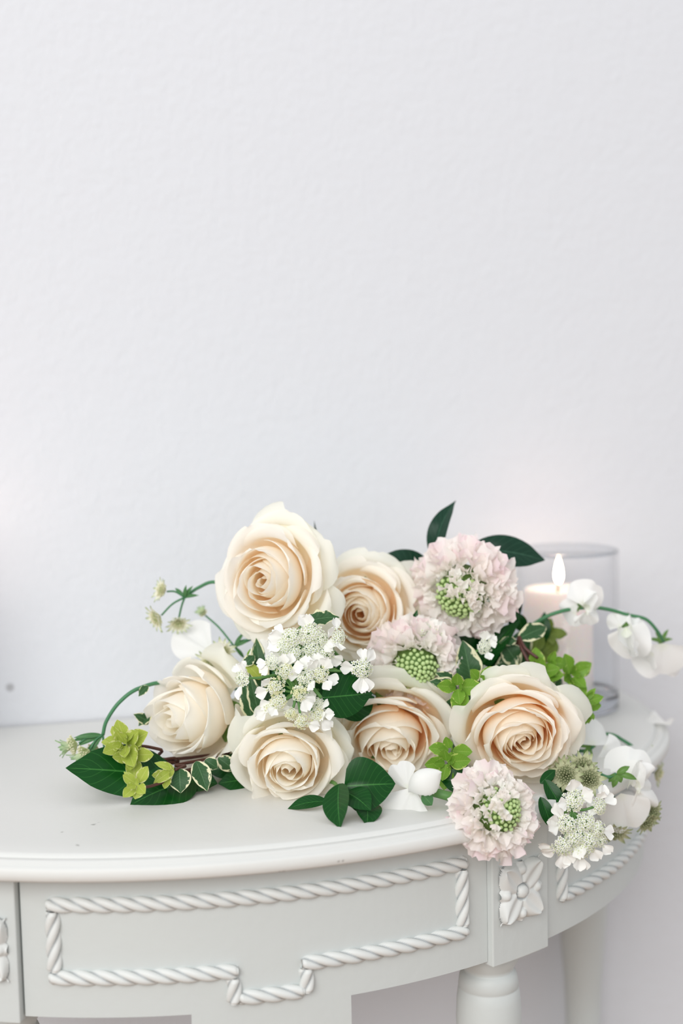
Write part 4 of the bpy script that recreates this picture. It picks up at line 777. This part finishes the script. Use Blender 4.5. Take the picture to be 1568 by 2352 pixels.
# ---------------------------------------------------------------- lime and yellow shoot tips
lg = 'lime green shoot tips'; yg = 'yellow-green shoot tips'
def tip(label, stem_pts, tips, group=lg, m=None, leaves=(), r=.0010): return sprig('shoot_tip', label, 'leaf sprig', group, stem_pts, leaves, tips, m or M_tip, None, r)
tip('lime shoot tip with four open leaves in front of the half hidden scabious', [(1048, 1585, -.262), (1060, 1600, -.25), (1075, 1615, -.23), HUB], [((1050, 1578, -.266), (-.1, .15, 1), 54, 7, 81)])
tip('lime shoot tip just left of the wide open rose\'s folded top petal', [(1108, 1572, -.258), (1115, 1590, -.24), (1120, 1610, -.22), HUB], [((1102, 1562, -.262), (.0, .3, 1), 46, 7, 82, None or M_tip, dict(roll=.8))])
tip('bushy lime shoot tips below the brown twigs', [(1242, 1548, -.228), (1225, 1520, -.224), (1200, 1480, -.21)], [((1236, 1545, -.230), (.05, .35, .93), 56, 9, 83), ((1262, 1525, -.226), (.4, .3, .85), 46, 7, 84), ((1228, 1570, -.232), (-.1, .1, 1), 38, 6, 92)])
tip('lime shoot tip sticking out in front of the glass candle holder', [(1312, 1555, -.225), (1285, 1548, -.222), (1265, 1555, -.22), (1240, 1600, -.21)], [((1315, 1552, -.228), (.3, .2, .9), 54, 9, 85, M_tip, dict(roll=.5))], leaves=[((1285, 1560, -.225), (1272, 1595, -.227), 20, dict(m=M_var))])
tip('lime shoot tip at the upper right shoulder of the wide open rose', [(1342, 1618, -.245), (1310, 1602, -.24), (1280, 1590, -.235), (1250, 1600, -.22)], [((1345, 1618, -.248), (.6, .25, .75), 46, 7, 86)], leaves=[((1340, 1620, -.248), (1352, 1662, -.25), 30), ((1340, 1615, -.248), (1386, 1600, -.248), 26), ((1340, 1612, -.248), (1368, 1580, -.247), 16)])
tip('glossy lime shoot tips between the low peach rose and the wide open rose', [(1030, 1755, -.280), (1050, 1740, -.262), (1060, 1720, -.245), HUB], [((1024, 1752, -.286), (-.25, .05, .97), 52, 7, 87), ((1032, 1722, -.280), (-.3, .3, .9), 44, 6, 88)])
tip('out of focus olive shoot behind the topmost scabious', [(1245, 1500, -.165), (1235, 1530, -.165), (1200, 1570, -.17), HUB], [((1258, 1450, -.160), (.3, .5, .8), 46, 6, 89, M_olive)], m=M_olive, leaves=[((1245, 1500, -.165), (1278, 1470, -.16), 50), ((1240, 1510, -.165), (1272, 1505, -.16), 50), ((1245, 1480, -.165), (1250, 1405, -.16), 36, dict(m=M_dark)), ((1235, 1500, -.168), (1225, 1450, -.165), 44, dict(m=M_dark))])
tip('yellow-green crinkled shoot tip left of the side-on rose', [(305, 1716, -.225), (330, 1714, -.222), (370, 1722, -.215), (440, 1740, -.2), HUB], [((285, 1708, -.228), (-.15, .25, .95), 58, 9, 90, M_yel, dict(roll=.4)), ((305, 1735, -.230), (.1, .1, 1), 50, 8, 93, M_yel), ((270, 1700, -.226), (-.5, .5, .7), 40, 6, 94, M_yel)], group=yg, m=M_yel)
tip('small yellow-green shoot tip lying on the large dark leaf at the far left', [(318, 1808, -.262), (345, 1806, -.256), (390, 1790, -.245), (450, 1765, -.22), HUB], [((312, 1800, -.266), (-.1, .35, .93), 42, 6, 91, M_yel, dict(roll=.9))], group=yg, m=M_yel, leaves=[((318, 1806, -.264), (284, 1772, -.26), 20, dict(m=M_yel)), ((320, 1808, -.264), (310, 1836, -.268), 30, dict(m=M_yel))])
tip('yellow-green leaf pair in front of the cream-edged leaves under the side-on rose', [(402, 1768, -.245), (425, 1760, -.235), (470, 1745, -.21), HUB], [((385, 1778, -.250), (-.2, .3, .93), 34, 5, 95, M_yel)], group=yg, m=M_yel, leaves=[((400, 1768, -.248), (352, 1800, -.252), 26, dict(m=M_yel)), ((400, 1766, -.248), (354, 1752, -.248), 18, dict(m=M_yel))])
for i, (a, b) in enumerate((((330, 1745, -.218), (400, 1742, -.205)), ((325, 1752, -.222), (395, 1752, -.208)))):
    solo(part('twig', tube('twig', [at(*a), at((a[0]+b[0])/2, a[1]+2-4*i, -.214), at(*b), at(480, 1740, -.19), HUB], .0012, .0014, M_twig, 7)), ['upper', 'lower'][i]+' of two bare brown twigs at the left end of the bouquet', 'twig', 'bare brown twigs')
